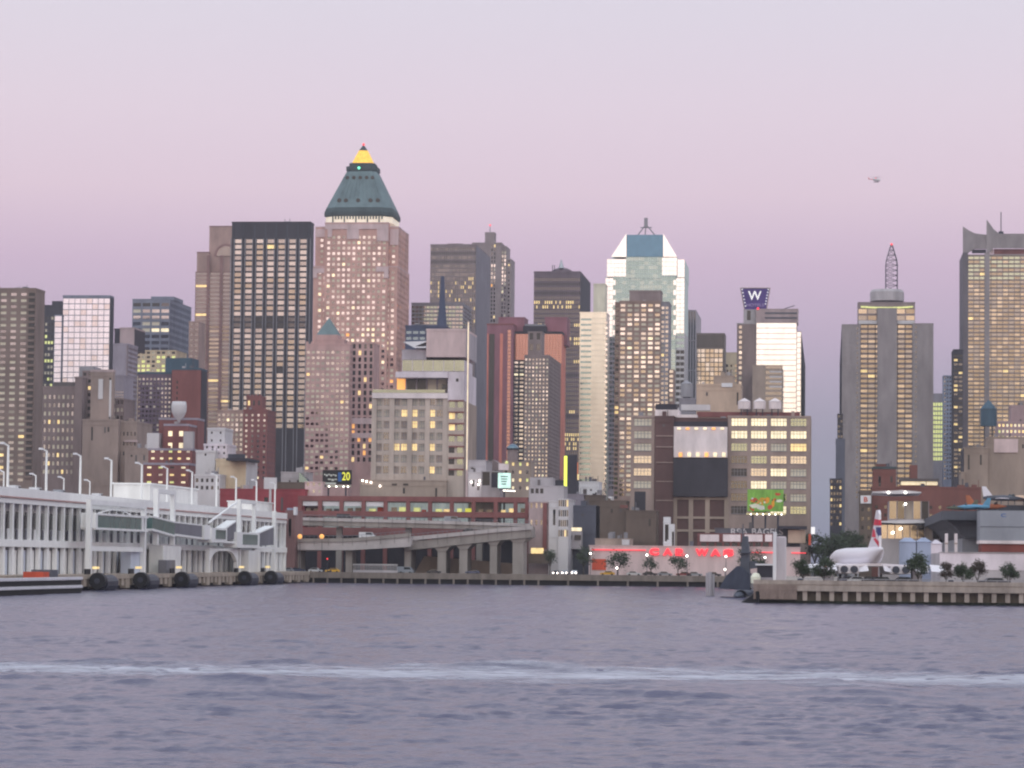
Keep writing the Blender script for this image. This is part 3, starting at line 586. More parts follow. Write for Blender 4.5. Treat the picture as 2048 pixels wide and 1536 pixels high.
# ---------------------------------------------------------------- red and coral glass hotel
Y = 1650; b = B('coral_glass_tower', 'mauve-red tower with coral mirrored glass and dark vertical recess', 1040, Y)
b.mass(974, 1027, 650, Y, 30, nb=1, fh=7.2, pyv=930, pier=0, span=.15, ml=42, mr=5, top=10, wm='redglass', mix=lambda i, j, nb, nf: 'coral', roof='brickred')
b.box('recess', 979, 989, 668, 930, Y - .3, .4, 'dark'); b.box('coral_strip', 1000, 1006, 667, 930, Y - .5, .6, 'coralw'); b.box('coral_strip', 974.5, 977, 667, 930, Y - .5, .6, 'coralw')  # recess is a dark strip on the wall, its shade painted in
b.mass(997, 1049, 637, Y + 14, 20, wm='redglass', name='rear_block', pyb=700); b.mass(1027, 1124, 668, Y + 6, 25, nb=16, fh=4.6, pyv=725, pier=.12, span=.14, wm='coralw', mix='coral', name='coral_wing', roof='dkwall', cap=1.4)
b.box('penthouse', 1046, 1092, 652, 663, Y + 10, 16, 'dkwall'); b.box('roof_rail', 1050, 1090, 648, 651.8, Y + 12, 8, 'metal'); b.mass(1090, 1134, 637, Y + 18, 20, pyb=690, wm='redglass', name='side_block'); b.done()
Y = 1500; b = B('grey_round_window_hotel', 'grey concrete hotel tower with small bright square windows and dark side', 1070, Y)
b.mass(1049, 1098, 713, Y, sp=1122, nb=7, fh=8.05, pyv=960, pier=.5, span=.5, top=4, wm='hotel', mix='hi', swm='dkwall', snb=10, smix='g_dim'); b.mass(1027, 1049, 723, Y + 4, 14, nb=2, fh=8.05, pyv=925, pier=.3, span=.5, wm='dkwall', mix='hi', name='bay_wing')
b.mass(1056, 1084, 666, Y + 4, 14, pyb=713, wm='hotel', name='lift_tower', nb=2, fh=22, mix='dk', pier=.5, span=.4); b.done(5)
Y = 2050; b = B('dark_banded_tower', 'dark mauve office tower with rows of yellow lit windows', 1115, Y)
b.mass(1068, 1161, 546, Y, sp=1181, nb=22, fh=9.2, pyv=960, pier=.45, span=.3, top=10, wm='darkt', mix=lambda i, j, nb, nf: 'dark' if j in (1, 3, 21, 30) else ('lit_y' if (j in (5, 6, 10, 13, 14, 18, 29, 34, 35, 36, 37) and random.random() < .55) else 'g_dim'), swm='dkwall', d=.4, cap=1.2)
c = P(1124, 546, Y + 20); k = 1/ppm(Y); part('roof_dome', MB().lathe((c.x, c.y, c.z), [(21*k, 0), (20*k, 5*k), (12*k, 9*k), (3*k, 11*k)], 14), 'darkt', b.o); part('roof_cone', MB().lathe((c.x, c.y - 6, c.z + 8*k), [(6*k, 0), (.2, 18*k)], 6), 'steel', b.o)
a = MB()
for q_ in (1105, 1109): t = P(q_, 530, Y + 14); a.tube((t.x, t.y, c.z), (t.x, t.y, t.z), .25)
part('roof_antenna', a, 'dmetal', b.o); b.done()
# ---------------------------------------------------------------- slender cream tower
Y = 1600; b = B('cream_slot_tower', 'slender cream tower with dark horizontal window slots on one half', 1187, Y)
b.mass(1160, 1213, 627, Y, 22, nb=1, fh=10.75, pyv=985, pier=0, span=.62, ml=1.5, mr=30, top=10, wm='cream', mix='g_teal2', cap=.8, d=.5)
a = MB(); k = 1/ppm(Y); xa, xb = PX(1185, 640, Y), PX(1212, 640, Y)
for j in range(34): a.box(xa, xb, Y - .12, Y + .01, PZ(1190, 637 + 10.75*j, Y), PZ(1190, 636.2 + 10.75*j, Y))
for i in range(6): x = xa + (xb - xa)*i/5; a.box(x - .1, x + .1, Y - .1, Y + .005, 40, PZ(1190, 636, Y))
part('panel_joint', a, 'creamw', b.o, kind='stuff')
for j in range(33):
    z = PZ(1212, 645 + 10.75*j, Y); part('edge_window', MB().box(xb - .3, xb + .9, Y - .6, Y + .9, z - .8, z + .5), 'g_mir' if j % 3 else 'g_hi', b.o)
b.mass(1187, 1211, 570, Y + 6, 14, pyb=628, wm='creamw', name='top_slab'); b.done(8)
# ---------------------------------------------------------------- glass tower with sloped white shoulders
Y = 1850; k = 1/ppm(Y); b = B('sloped_glass_tower', 'teal glass tower with brilliant white corners and sloped blue top', 1290, Y)
b.mass(1226, 1352, 553, Y, 60, nb=14, fh=8.6, pyv=830, pier=.05, span=.12, wm='msw', mix='tealw', name='teal_shaft', cap=0); b.mass(1211, 1226, 556, Y + 2, 50, nb=2, fh=8.6, pyv=700, pier=.05, span=.08, wm='msw', mix='white', name='white_corner', cap=.5); b.mass(1352, 1369, 556, Y + 2, 50, nb=2, fh=8.6, pyv=664, pier=.05, span=.08, wm='msw', mix='white', name='white_corner', cap=.5, pyb=664)
b.mass(1352, 1369, 664.5, Y + 2.2, 50, nb=2, fh=12, pyv=830, pier=.1, span=.4, wm='offwhite', mix=lambda i, j, nb, nf: 'dark' if j > 2 else 'g_teal2', name='lower_corner', cap=0)
for j in range(11):                                 # stepped white edge panes
    for sd_, p0, p1 in ((-1, 1226, 1231), (1, 1347, 1352)):
        if j % 2 == 0: b.box('edge_pane', p0, p1, 560 + j*10, 570 + j*10, Y - .3, .4, 'g_white')
b.mass(1252, 1324, 514, Y - .8, 60, nb=8, fh=8.6, pyb=552.6, pier=.04, span=.12, wm='msw', mix='tealw', name='teal_crown', cap=0)
b.mass(1214, 1252, 518, Y, 60, nb=5, fh=9, pyb=552.6, pier=.03, span=.05, wm='msw', mix='white', name='white_shoulder', cap=0); b.mass(1324, 1354, 515, Y, 60, nb=4, fh=9, pyb=552.6, pier=.03, span=.05, wm='msw', mix='white', name='white_shoulder', cap=0); b.mass(1355, 1369, 519, Y + .4, 60, nb=2, fh=9, pyb=552.6, pier=.03, span=.05, wm='msw', mix='white', name='white_shoulder', cap=0)
z0, z1 = PZ(1290, 513.6, Y), PZ(1290, 467, Y); xs = [PX(q_, 513, Y) for q_ in (1222, 1253, 1326, 1354)]
rail = PX(1253, 467, Y); railr = PX(1326, 467, Y)
part('blue_slope', MB().loft([[(xs[1], Y, z0), (xs[2], Y, z0), (xs[2], Y + 58, z0), (xs[1], Y + 58, z0)], [(rail, Y + 7, z1), (railr, Y + 7, z1), (railr, Y + 40, z1), (rail, Y + 40, z1)]]), 'g_blue', b.o)
part('white_slope', MB().slab([(xs[0], z0), (xs[1] - .1, z0), (rail - .1, z1)], Y + .4, Y + 40), 'g_white', b.o); part('white_slope', MB().slab([(xs[2] + .1, z0), (xs[3], z0), (railr + .1, z1)], Y + .4, Y + 40), 'g_white', b.o)
a = MB(); ap = P(1292, 436, Y + 20)
for q_ in (1273, 1290, 1313):
    f = P(q_, 467, Y + 20); a.tube((f.x, f.y, z1), (ap.x, ap.y, ap.z - 4), .35)
t0, t1 = P(1281, 455, Y + 20), P(1304, 455, Y + 20); a.tube(t0, t1, .3); a.box(ap.x - 1.1, ap.x + 1.1, ap.y - 1, ap.y + 1, ap.z - 6, ap.z)
part('roof_frame', a, 'metal', b.o); b.done(7)
b = B('teal_balcony_block', 'narrow teal-windowed block squeezed beside the brown hotel', 1222, 1700); b.mass(1214, 1231, 676, 1700, 20, nb=3, fh=9.6, pyv=985, pier=.2, span=.4, wm='slab', mix=lambda i, j, nb, nf: random.choice(['g_teal', 'g_teal2', 'g_hi', 'g_dim'])); b.done()
Y = 1450; b = B('brown_grid_hotel', 'brown brick tower with a close grid of pale windows and flat top', 1280, Y)
b.mass(1239, 1322, 604, Y, 24, nb=6, fh=9.5, pyv=1000, pier=.32, span=.42, top=4, wm='brownh', mix=lambda i, j, nb, nf: 'lit_w' if random.random() < .06 else random.choice(['g_hi', 'blind', 'g_gold', 'g_mir', 'blind2']), cap=.6)
b.mass(1230, 1239, 606, Y + 1.5, 20, nb=1, fh=9.5, pyv=1000, pier=.2, span=.4, top=8, wm='brownh', mix='dk', name='balcony_bay', d=1.0, cap=.4); b.mass(1322, 1338, 605, Y + 1, 22, nb=2, fh=9.5, pyv=830, pier=.3, span=.42, top=8, wm='slab', mix='mid', name='pale_bay', cap=.4)
b.mass(1338, 1347, 740, Y + 2, 18, nb=1, fh=9.5, pyv=810, pier=.2, span=.4, wm='brownh', mix='hi', name='low_bay', cap=.4); b.mass(1259, 1322, 584, Y + 5, 14, pyb=604, wm='hotel', name='penthouse'); b.done(7)
b = B('grey_fin_slab', 'narrow grey slab with vertical fins behind the glass tower', 1382, 2200); b.mass(1366, 1392, 622, 2200, sp=1402, nb=5, fh=60, pyv=800, pier=.5, span=.02, wm='slab', mix='g_dim', swm='sidegrey'); b.done(20)
b = B('lattice_office_block', 'cream lattice office block with dark louvred top', 1420, 1950)
b.mass(1393, 1449, 668, 1950, 30, nb=18, fh=28, pyb=697.6, pier=.5, span=.1, top=2, wm='lattice', mix='dark', name='louvre_storey', cap=.6); b.mass(1393, 1449, 698, 1950, 30, nb=6, fh=9.2, pyv=800, pier=.16, span=.2, mr=3, wm='lattice', mix=lambda i, j, nb, nf: random.choice(['g_gold', 'g_gold', 'g_hi', 'g_mid']), cap=0); b.done()
b = B('low_tan_office', 'plain tan office block beside the lattice block', 1462, 2030); b.mass(1450, 1476, 707, 2030, 20, wm='creamb', nb=3, fh=10, pyv=780, mix='g_gold2', pier=.5, top=22); b.done()
b = B('blank_tan_block', 'blank tan block with a roof hut behind the loft building', 1435, 1150)
b.mass(1393, 1482, 772, 1150, 20, wm='tan'); b.mass(1428, 1468, 753, 1154, 10, pyb=772, wm='tan2', name='roof_hut', cap=.4); b.box('white_panel', 1443, 1465, 766, 774, 1149.6, .3, 'white'); b.done()
def water_tank(px, pyt, pyb, Y, r_px, mat, label, name='water_tank', leg=.0, group=None):
    c = P(px, pyb, Y); k = 1/ppm(Y); h = (pyb - pyt)*k; o = thing(name, label, 'water tank', tuple(c), group); lg = h*leg; r = r_px*k
    part('tank', MB().lathe((c.x, c.y, c.z + lg), [(r, 0), (r*1.0, h*(.8 - leg))], 16), mat, o, False); part('roof_cone', MB().lathe((c.x, c.y, c.z + lg + h*(.8 - leg) + .02), [(r*1.06, 0), (.05, h*.2)], 16), mat, o)
    for i in range(4):
        a = math.pi/4 + i*math.pi/2; part('leg', MB().tube((c.x + r*.7*math.cos(a), c.y + r*.7*math.sin(a), c.z - .05), (c.x + r*.7*math.cos(a), c.y + r*.7*math.sin(a), c.z + lg + .02), .18, None, 5), 'dmetal', o)
    return o
b = B('grey_tank_block', 'grey block carrying the grey rooftop water tank', 1376, 1250); b.mass(1358, 1390, 800, 1250, 12, wm='slab'); b.done()
water_tank(1373, 760, 799, 1253, 11.5, 'grey', 'grey conical-roofed water tank beside the blank tan block', leg=.12)
# ---------------------------------------------------------------- white glass hotel with purple sign
Y = 1900; k = 1/ppm(Y); b = B('white_glass_hotel', 'white glass hotel slab with brown side wing under a purple sign', 1545, Y)
b.mass(1512, 1594, 646, Y, 26, nb=1, fh=10.7, pyv=830, pier=.0, span=.1, wm='wgrey', mix='white', cap=0, mr=.3, ml=.3); b.mass(1594, 1602, 664, Y + .3, sp=1611, nb=1, fh=10.7, pyv=830, pier=0, span=.1, wm='wgrey', mix='white', swm='dkwall', snb=4, smix='dklit', name='side_bay', cap=.5)
b.mass(1512, 1596, 619, Y, 24, pyb=645.6, wm='pinkpan', name='top_storeys', cap=.5)
for t in (624.5, 634): b.box('louvre', 1530, 1594, t, t + 3.5, Y - .2, .3, 'dgrey')
b.mass(1474, 1511, 648, Y - 2, 28, nb=1, fh=10.2, pyv=800, pier=0, span=.4, ml=4, mr=27, top=3, wm='wbrown', mix='hi', name='brown_wing', cap=.6, roof='wgrey'); b.mass(1487, 1511.5, 621, Y + 2, 18, pyb=648, wm='wgrey', name='upper_wing', nb=1, fh=26, ml=7, mr=10, pier=0, span=.25, mix='dark', cap=.4)
b.mass(1505, 1564, 731, Y - 30, 20, nb=1, fh=10.5, pyv=800, pier=0, span=.4, wm='tan2', mix='g_low', name='lower_block', ml=26, cap=.3)
for j in range(4): b.box('white_band', 1539, 1564, 742 + j*10, 745 + j*10, Y - 30.4, .4, 'offwhite')
a = P(1570, 617, Y + 4); c = P(1590, 611, Y + 4); part('window_crane', MB().tube((a.x, a.y, a.z - 1), a, .3, None, 6).tube(a, c, .25, None, 6), 'dmetal', b.o)
part('beacon', MB().ball(tuple(P(1516, 617, Y - .5)), .7), 'red_lamp', b.o); b.done()
sg = thing('hotel_sign', 'purple trapezoid rooftop sign with white W and HOTELS lettering', 'sign', tuple(P(1511, 620, Y + 6))); Ys = Y + 6
q = [P(*t, Ys) for t in ((1489, 620), (1533, 620), (1540, 576), (1481, 576))]
part('panel', MB().slab([(t.x, t.z) for t in q], Ys, Ys + 1.5), 'purple', sg)
fr = MB()
for i in range(4): fr.tube(Vector((q[i].x, Ys, q[i].z)), Vector((q[(i+1) % 4].x, Ys, q[(i+1) % 4].z)), .35, None, 6)
part('frame', fr, 'pinkpan', sg)
M('sign_white', (.95, .93, .95), emit=.45, raw=True, nz=0); M('sign_dim', (160, 140, 190), nz=0)
text('letter', 'W', sg, 'sign_white', PX(1496, 590, Ys), PX(1523, 590, Ys), PZ(1510, 600, Ys), PZ(1510, 582, Ys), Ys - .15, .1); text('lettering', 'HOTELS', sg, 'sign_dim', PX(1493, 610, Ys), PX(1528, 610, Ys), PZ(1510, 613, Ys), PZ(1510, 607, Ys), Ys - .15, .1)
for j in range(6):
    t = j/5
    for a, c in (((1484.5, 579), (1491, 612)), ((1536.5, 579), (1531, 608))): part('bulb', MB().ball(tuple(P(a[0] + (c[0]-a[0])*t, a[1] + (c[1]-a[1])*t, Ys - .3)), .45, 6, 4), 'sign_white', sg)
for q_ in (1495, 1528): t = P(q_, 622, Ys + 1); part('strut', MB().tube((t.x, Ys + .8, t.z - 3), (t.x, Ys + .8, t.z + 1), .3), 'metal', sg)
# ---------------------------------------------------------------- loft building with billboards
Y = 1010; k = 1/ppm(Y); b = B('loft_building', 'grey-brown loft building with rows of wide lit windows and billboards', 1440, Y)
b.mass(1262, 1309.5, 835, Y, 25, nb=1, fh=25, pyv=990, pier=.26, span=.42, top=2, wm='loft', mix='loft', mull=5, name='wing', cap=.6)
b.mass(1310, 1347.5, 834, Y - 1, 26, wm='loftbrick', name='brick_bay', cap=.4)
for t in (871, 893, 924, 962, 1000): b.box('ledge', 1312, 1347, t, t + 1.6, Y - 1.3, .3, 'loft')
def lf(i, j, nb, nf): return 'lit_w' if j in (0, 1) and random.random() < .6 else ('dk' if (i == 0 and j > 2 and i == 0) else random.choice(['blind', 'g_hi', 'lit_w', 'lit_y', 'blind', 'g_green']))
b.mass(1456, 1621, 835, Y, 30, nb=4, fh=25, pyv=1040, pier=.2, span=.4, top=2, ml=3, mr=4, wm='loft', mix=lf, mull=5, cap=.6, swm='tan2')
b.mass(1348, 1455.5, 838, Y + .4, 26, wm='loftbrick', name='brick_wall', cap=.4)
b.box('dark_band', 1347, 1455, 843, 852.6, Y - .5, .7, 'dkwall')
fr = MB()
for q_ in (1350, 1382, 1415, 1453): x = PX(q_, 996, Y); fr.box(x - .75, x + .75, Y - .1, Y + .41, G, PZ(q_, 994, Y))
for t in (996, 1034, 1060): fr.box(PX(1348, t, Y), PX(1455, t, Y), Y - .06, Y + .405, PZ(1400, t + 3.5, Y), PZ(1400, t - 1, Y))
part('concrete_frame', fr, 'tan2', b.o)
b.box('roof_house', 1311, 1352, 808, 819, Y + 4, 12, 'dkwall'); b.box('roof_house', 1310, 1358, 819.4, 833.6, Y + 3, 14, 'beige_w'); b.box('roof_shed', 1354, 1394, 829, 835, Y + 2, 8, 'beige_w'); b.box('roof_wall', 1394, 1600, 824, 834.4, Y + 14, 4, 'brickred')
b.box('roof_shed', 1362, 1420, 809, 821, Y + 16, 4, 'offwhite'); b.done()
bb = single('white_billboard', MB().box(PX(1348, 853, Y - 1), PX(1455, 853, Y - 1), Y - 1.6, Y - .6, PZ(1400, 915, Y - 1), PZ(1400, 853.5, Y - 1)), 'beige_w', 'blank pale billboard with small lamps on the loft building', 'billboard')
for i in range(6):
    for t in (857, 909): c = P(1358 + i*17.3 + (3 if t > 900 else 0), t, Y - 1.8); part('lamp', MB().box(c.x - .55, c.x + .55, c.y - .3, c.y + .15, c.z - .35 - (.4 if t > 900 else 0), c.z + .3 + (.3 if t > 900 else 0)), 'lit_w' if (i + t) % 3 else 'lit_o', bb)
single('dark_billboard', MB().box(PX(1347, 918, Y - 1), PX(1456, 918, Y - 1), Y - 1.7, Y - .6, PZ(1400, 993, Y - 1), PZ(1400, 917, Y - 1)), 'greybl' if 0 else 'blackst', 'blank dark billboard below the pale one on the loft building', 'billboard')
for i, (p, lb) in enumerate(((1488.5, 'pinkish white rooftop tank on the loft building, nearest the blank tan block'), (1519, 'pinkish white rooftop tank on the loft building, middle of three'), (1550, 'pinkish white rooftop tank on the loft building, under the white glass hotel'))):
    water_tank(p, 796, 833, Y + 9, 12.5, 'beige_w', lb, 'rooftop_tank', .4, 'three tanks on the loft roof')
M('bb_green', (122, 168, 76), nz=.4, s=.5); M('leafy', (70, 120, 50)); M('bb_red', (186, 78, 56)); M('bb_orange', (220, 150, 50)); M('bb_cream', (225, 225, 200))
# green billboard on a frame in front of the loft building
Yb = 985; gb = thing('green_billboard', 'bright green colourful advertising billboard on steel posts', 'billboard', (PX(1532, 1060, Yb), Yb, G))
x0, x1, z0, z1 = PX(1495, 980, Yb), PX(1567, 980, Yb), PZ(1530, 1023, Yb), PZ(1530, 979, Yb)
part('panel', MB().box(x0, x1, Yb, Yb + .6, z0, z1), 'bb_green', gb)
for (u0, u1, v0, v1, m) in ((.08, .3, .38, .62, 'bb_red'), (.05, .35, .15, .36, 'bb_cream'), (.25, .5, .05, .3, 'bb_cream'), (.45, .62, .35, .65, 'bb_orange'), (.55, .7, .08, .34, 'bb_red'), (.66, .76, .2, .5, 'bb_orange'), (.74, .94, .72, .86, 'bb_red'), (.78, .97, .42, .56, 'bb_cream'), (.1, .2, .02, .14, 'bb_red')) + tuple((u_, u_ + .06, v_, v_ + .1, m_) for u_, v_, m_ in [(random.uniform(.05, .75), random.uniform(.05, .55), random.choice(['bb_red', 'bb_cream', 'bb_orange', 'brownbox', 'white', 'leafy'])) for _ in range(34)]):
    w_, h_ = x1 - x0, z1 - z0; pts = []; rs = random.Random(u0*100 + v0)
    for j in range(9):
        a = 2*math.pi*j/9; q_ = rs.uniform(.75, 1.1); pts.append((x0 + w_*((u0+u1)/2 + (u1-u0)/2*math.cos(a)*q_), z0 + h_*((v0+v1)/2 + (v1-v0)/2*math.sin(a)*q_)))
    part('printed_shape', MB().slab(pts, Yb - .03 - .004*rs.random(), Yb + .01), m, gb)
part('catwalk', MB().box(x0 - .3, x1 + .8, Yb - 1.2, Yb + .3, z0 - 1.1, z0 - .5), 'g_green', gb)
for i in range(6): part('lamp', MB().ball((x0 + (x1-x0)*(.1 + .17*i), Yb - 1.4, z0 - .95), .22, 6, 4), 'white_lamp', gb)
for f in (.15, .5, .85): x = x0 + (x1-x0)*f; part('post', MB().tube((x, Yb + .3, G), (x, Yb + .3, z0 - .6), .3), 'dmetal', gb)
# ---------------------------------------------------------------- twin-winged hotel with lattice mast
Y = 1880; k = 1/ppm(Y); b = B('twin_wing_hotel', 'grey concrete hotel with golden window strips, central fin and lattice mast', 1775, Y)
b.mass(1684, 1721, 650, Y - 6, 40, sp=1680, nb=3, fh=9.9, pyv=1000, pier=.75, span=.55, top=4, wm='marr', mix=lambda i, j, nb, nf: 'g_dim' if i == 2 else 'marr', swm='dkwall', name='wing', cap=.5); b.mass(1825, 1867, 648, Y - 6, 40, nb=3, fh=9.9, pyv=1000, pier=.75, span=.55, top=4, wm='marr', mix=lambda i, j, nb, nf: 'g_dim' if i == 0 else 'marr', name='wing', cap=.5)  # left side shade put in with the dark wall colour
b.mass(1721, 1825, 648, Y, 38, nb=7, fh=9.9, pyv=1000, pier=.1, span=.42, top=2, wm='dkwall', sm='hotel', mix='gold', cap=0); b.mass(1755, 1794, 617, Y - 5, 30, wm='marr', name='centre_fin', cap=.4)
b.mass(1716, 1830, 606, Y + 2, 34, pyb=646, nb=6, fh=13, pier=.1, span=.3, top=12, wm='hotel', mix='gold', name='upper_storeys', cap=.6)
b.box('white_ledge', 1717, 1754, 641, 647.8, Y - 2, 6, 'offwhite'); b.box('white_ledge', 1795, 1829, 641, 647.8, Y - 2, 6, 'offwhite')
xa, xb = PX(1722, 612, Y), PX(1826, 612, Y); pts = [(xa + (xb-xa)*t, PZ(1774, 613, Y) - 1.2*(2*t-1)**2*0 + 1.1*(1-(2*t-1)**2)*-.6) for t in [i/12 for i in range(13)]]
part('cornice_light', MB().slab([(x, z - .5) for x, z in pts] + [(x, z + .45) for x, z in reversed(pts)], Y + 1.4, Y + 1.95), 'lit_g', b.o)
c = P(1774, 603, Y + 18); part('roof_drum', MB().lathe((c.x, c.y, c.z), [(34*k, 0), (34*k, 18*k), (31*k, 23*k), (30*k, 23.2*k)], 24), 'wgrey', b.o)
ms = MB(); bz = c.z + 22*k; hgt = PZ(1783, 490, Y + 18) - bz; mxc = PX(1783, 560, Y + 18); my = Y + 18; wd = lambda t: (11.5 if t < .62 else 11.5 - (t-.62)/.38*10)*k
n_ = 9
for i in range(n_):
    a, c2 = i/n_, (i+1)/n_
    for q1, q2 in (((-1, -1), (1, -1)), ((1, -1), (1, 1)), ((1, 1), (-1, 1)), ((-1, 1), (-1, -1))):
        p0 = Vector((mxc + q1[0]*wd(a), my + q1[1]*wd(a), bz + hgt*a)); p1 = Vector((mxc + q1[0]*wd(c2), my + q1[1]*wd(c2), bz + hgt*c2)); p2 = Vector((mxc + q2[0]*wd(c2), my + q2[1]*wd(c2), bz + hgt*c2)); p3 = Vector((mxc + q2[0]*wd(a), my + q2[1]*wd(a), bz + hgt*a))
        ms.tube(p0, p1, .28, None, 5); ms.tube(p0, p2, .17, None, 4); ms.tube(p3, p0, .17, None, 4)
part('lattice_mast', ms, 'dmetal', b.o); part('beacon', MB().ball((mxc, my, bz + hgt + .4), .7), 'red_lamp', b.o); b.done()
# ---------------------------------------------------------------- tower with swept fins at the right
Y = 1900; k = 1/ppm(Y); b = B('finned_tower', 'tall office tower with golden window bands and swept concrete roof fins', 2000, Y)
b.mass(1936, 2110, 509, Y, 50, nb=15, fh=8.05, pyv=900, pier=.12, span=.36, wm='astor', sm='hotel', mix=lambda i, j, nb, nf: 'g_green' if j < 6 and random.random() < .6 else 'gold', cap=0, top=4)
b.mass(1926, 1936, 505, Y - .5, 52, wm='astor_shade', name='shaded_side', cap=0); x = PX(1974, 600, Y); part('pier', MB().box(x - 1.6, x + 1.6, Y - 1.6, Y + .1, 60, PZ(1974, 506, Y)), 'marr', b.o)  # first block is a front strip coloured as the tower's shaded left face
pt = lambda a, c: (PX(a, c, Y), PZ(a, c, Y))
part('corner_fin', MB().slab([pt(1926, 505.5), pt(1936, 505.5), pt(1950, 497), pt(1976, 497), pt(1976, 470), pt(1950, 467), pt(1938, 461), pt(1926, 453)], Y - .5, Y + 3), 'marr', b.o)
part('swept_fin', MB().slab([pt(1972.5, 506), pt(1978, 506), pt(1986, 497), pt(2112, 497), pt(2112, 468), pt(1998, 468), pt(1987, 459), pt(1980, 449), pt(1973, 440)], Y - 2, Y - .6), 'marr', b.o)
b.box('red_frieze', 1988, 2110, 498, 508, Y + .4, 2, 'brickred'); b.box('recess', 1944, 1972, 499, 506, Y + .5, 2, 'dkwall'); b.box('pale_corner', 1980, 1987, 498, 508, Y - .2, .5, 'pinkslab')  # last box is a corner piece in a paler pink, no glow
c = P(2002, 468, Y + 15); part('roof_antenna', MB().tube((c.x, c.y, c.z - 1), (c.x, c.y, c.z + 14), .3).lathe((c.x, c.y, c.z), [(1.6, 0), (1.6, 1.6)], 8), 'dmetal', b.o); b.done()
b = B('dark_balcony_tower', 'narrow dark tower with banded balconies beside the finned tower', 1915, 1850); b.mass(1907, 1926, 701, 1850, 20, nb=2, fh=8.5, pyv=960, pier=.2, span=.45, top=8, wm='dkwall', mix='dklit', d=.9, sp=1903); b.done()
b = B('pale_blue_tower', 'narrow pale blue tower between the hotel and the dark balcony tower', 1895, 2050); b.mass(1887, 1909, 753, 2050, 20, nb=4, fh=8, pyv=960, pier=.5, span=.5, wm='lblue', mix='g_mid'); b.done()
b = B('green_lit_block', 'narrow block with yellow-green lit windows behind the twin-winged hotel', 1877, 2200); b.mass(1860, 1886, 789, 2200, 20, nb=5, fh=9, pyv=920, pier=.2, span=.25, wm='slab', mix='lit_g', top=16); b.done()
b = B('dark_street_wall', 'row of dark low buildings along the street canyon', 1668, 1500); b.mass(1660, 1684, 960, 1500, 60, wm='dkwall', nb=4, fh=12, pyv=1060, mix='dklit'); b.mass(1672, 1690, 880, 1650, 60, wm='greybl', name='rear_wall'); b.done()
b = B('dark_canyon_tower', 'thin dark tower edge beside the street canyon', 1680, 1720); b.mass(1675, 1686, 830, 1720, 30, wm='dkwall', nb=2, fh=10, pyv=1000, mix='dk'); b.done()
# ================================================================ right-hand middle ground
b = B('tan_warehouse_block', 'big plain tan block with a pale painted rectangle and dark side', 1990, 1150)
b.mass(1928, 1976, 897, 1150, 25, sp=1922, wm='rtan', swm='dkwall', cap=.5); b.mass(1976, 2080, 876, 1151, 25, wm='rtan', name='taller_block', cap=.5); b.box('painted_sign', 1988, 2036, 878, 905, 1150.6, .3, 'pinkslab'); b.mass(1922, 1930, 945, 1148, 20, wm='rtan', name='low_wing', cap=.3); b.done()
b = B('pink_stepped_block', 'pinkish stepped block with a row of small lit windows', 2025, 1350); b.mass(1995, 2090, 846, 1350, 20, wm='pinkb', nb=12, fh=12, pyv=880, pier=.5, span=.55, mix='lit', top=2); b.mass(2022, 2090, 814, 1356, 15, wm='pinkb', name='upper_block'); b.done()
water_tank(1977, 800, 896, 1200, 16, 'tealroof', 'dark green water tank on tall legs above the tan warehouse', leg=.45)
b = B('red_brick_tower_block', 'dark red brick block with a square tower by the street canyon', 1768, 1000); b.mass(1746, 1792, 938, 1000, 20, wm='rbrick', roof='copper_dk'); b.box('tower_top', 1752, 1772, 928, 937.6, 1004, 6, 'rbrick'); b.done()
b = B('brown_corner_block', 'brown corner block with a white sign near the street canyon', 1735, 985); b.mass(1719, 1744, 985, 985, 18, wm='brownbox', nb=2, fh=18, pyv=1080, top=30, mix='dk', pier=.6, span=.6); b.done()
sg = thing('letter_sign', 'small white sign with a red letter above the brown corner block', 'sign', tuple(P(1731, 1008, 984))); x0, x1 = PX(1721, 1000, 984), PX(1742, 1000, 984); z0, z1 = PZ(1731, 1007, 984), PZ(1731, 991, 984)
part('panel', MB().box(x0, x1, 983.6, 984.3, z0, z1), 'white', sg); text('letter', 'B', sg, 'bb_red', x0 + 1.1, x1 - 1.1, z0 + .5, z1 - .5, 983.5, .05)
b = B('long_red_brick_warehouse', 'long dark red brick warehouse with a low roof behind the carrier', 1860, 990); b.mass(1744, 1962, 977, 990, 25, wm='rbrick', nb=12, fh=16, pyv=1055, pier=.7, span=.6, top=34, mix='dk', cap=.6); b.box('roof_house', 1916, 1938, 970, 977, 1000, 8, 'rbrick'); b.box('roof_house', 1820, 1835, 930, 976, 1005, 8, 'rbrick')
b.box('lit_monitor', 1803, 1875, 963, 970, 998, 10, 'lit_w'); b.box('monitor_roof', 1800, 1878, 957, 962.8, 996, 13, 'roofing'); b.box('monitor_base', 1800, 1878, 970.4, 976.6, 997.5, 11, 'rbrick'); b.done()
# glass visitor pavilion with stacked white roofs
b = B('visitor_pavilion', 'white pavilion with stacked flat roofs and glass front on the pier', 1810, 800)
b.mass(1778, 1858, 1002, 800, 20, nb=5, fh=42, pyv=1044, pier=.12, span=.15, wm='wgrey', mix=lambda i, j, nb, nf: ('g_low', 'g_dim', 'blind2', 'g_low', 'dark')[i], cap=0, pyb=1044); b.mass(1760, 1880, 1050, 798, 26, wm='wgrey', nb=8, fh=34, pyv=1090, pier=.1, span=.2, mix='soft', name='lower_storey', cap=0)
for a, c, t in ((1745, 1842, 984), (1755, 1866, 1043)):
    xa, xb = PX(a, t, 795), PX(c, t, 795); z = PZ(1800, t, 795)
    part('flat_roof', MB().slab([(xa, z - .3), (xa + 6, z - .55), (xb, z - .3), (xb, z), (xb - 5, z + .45), (xa + 5, z + .25), (xa, z)], 792, 822), 'offwhite', b.o)
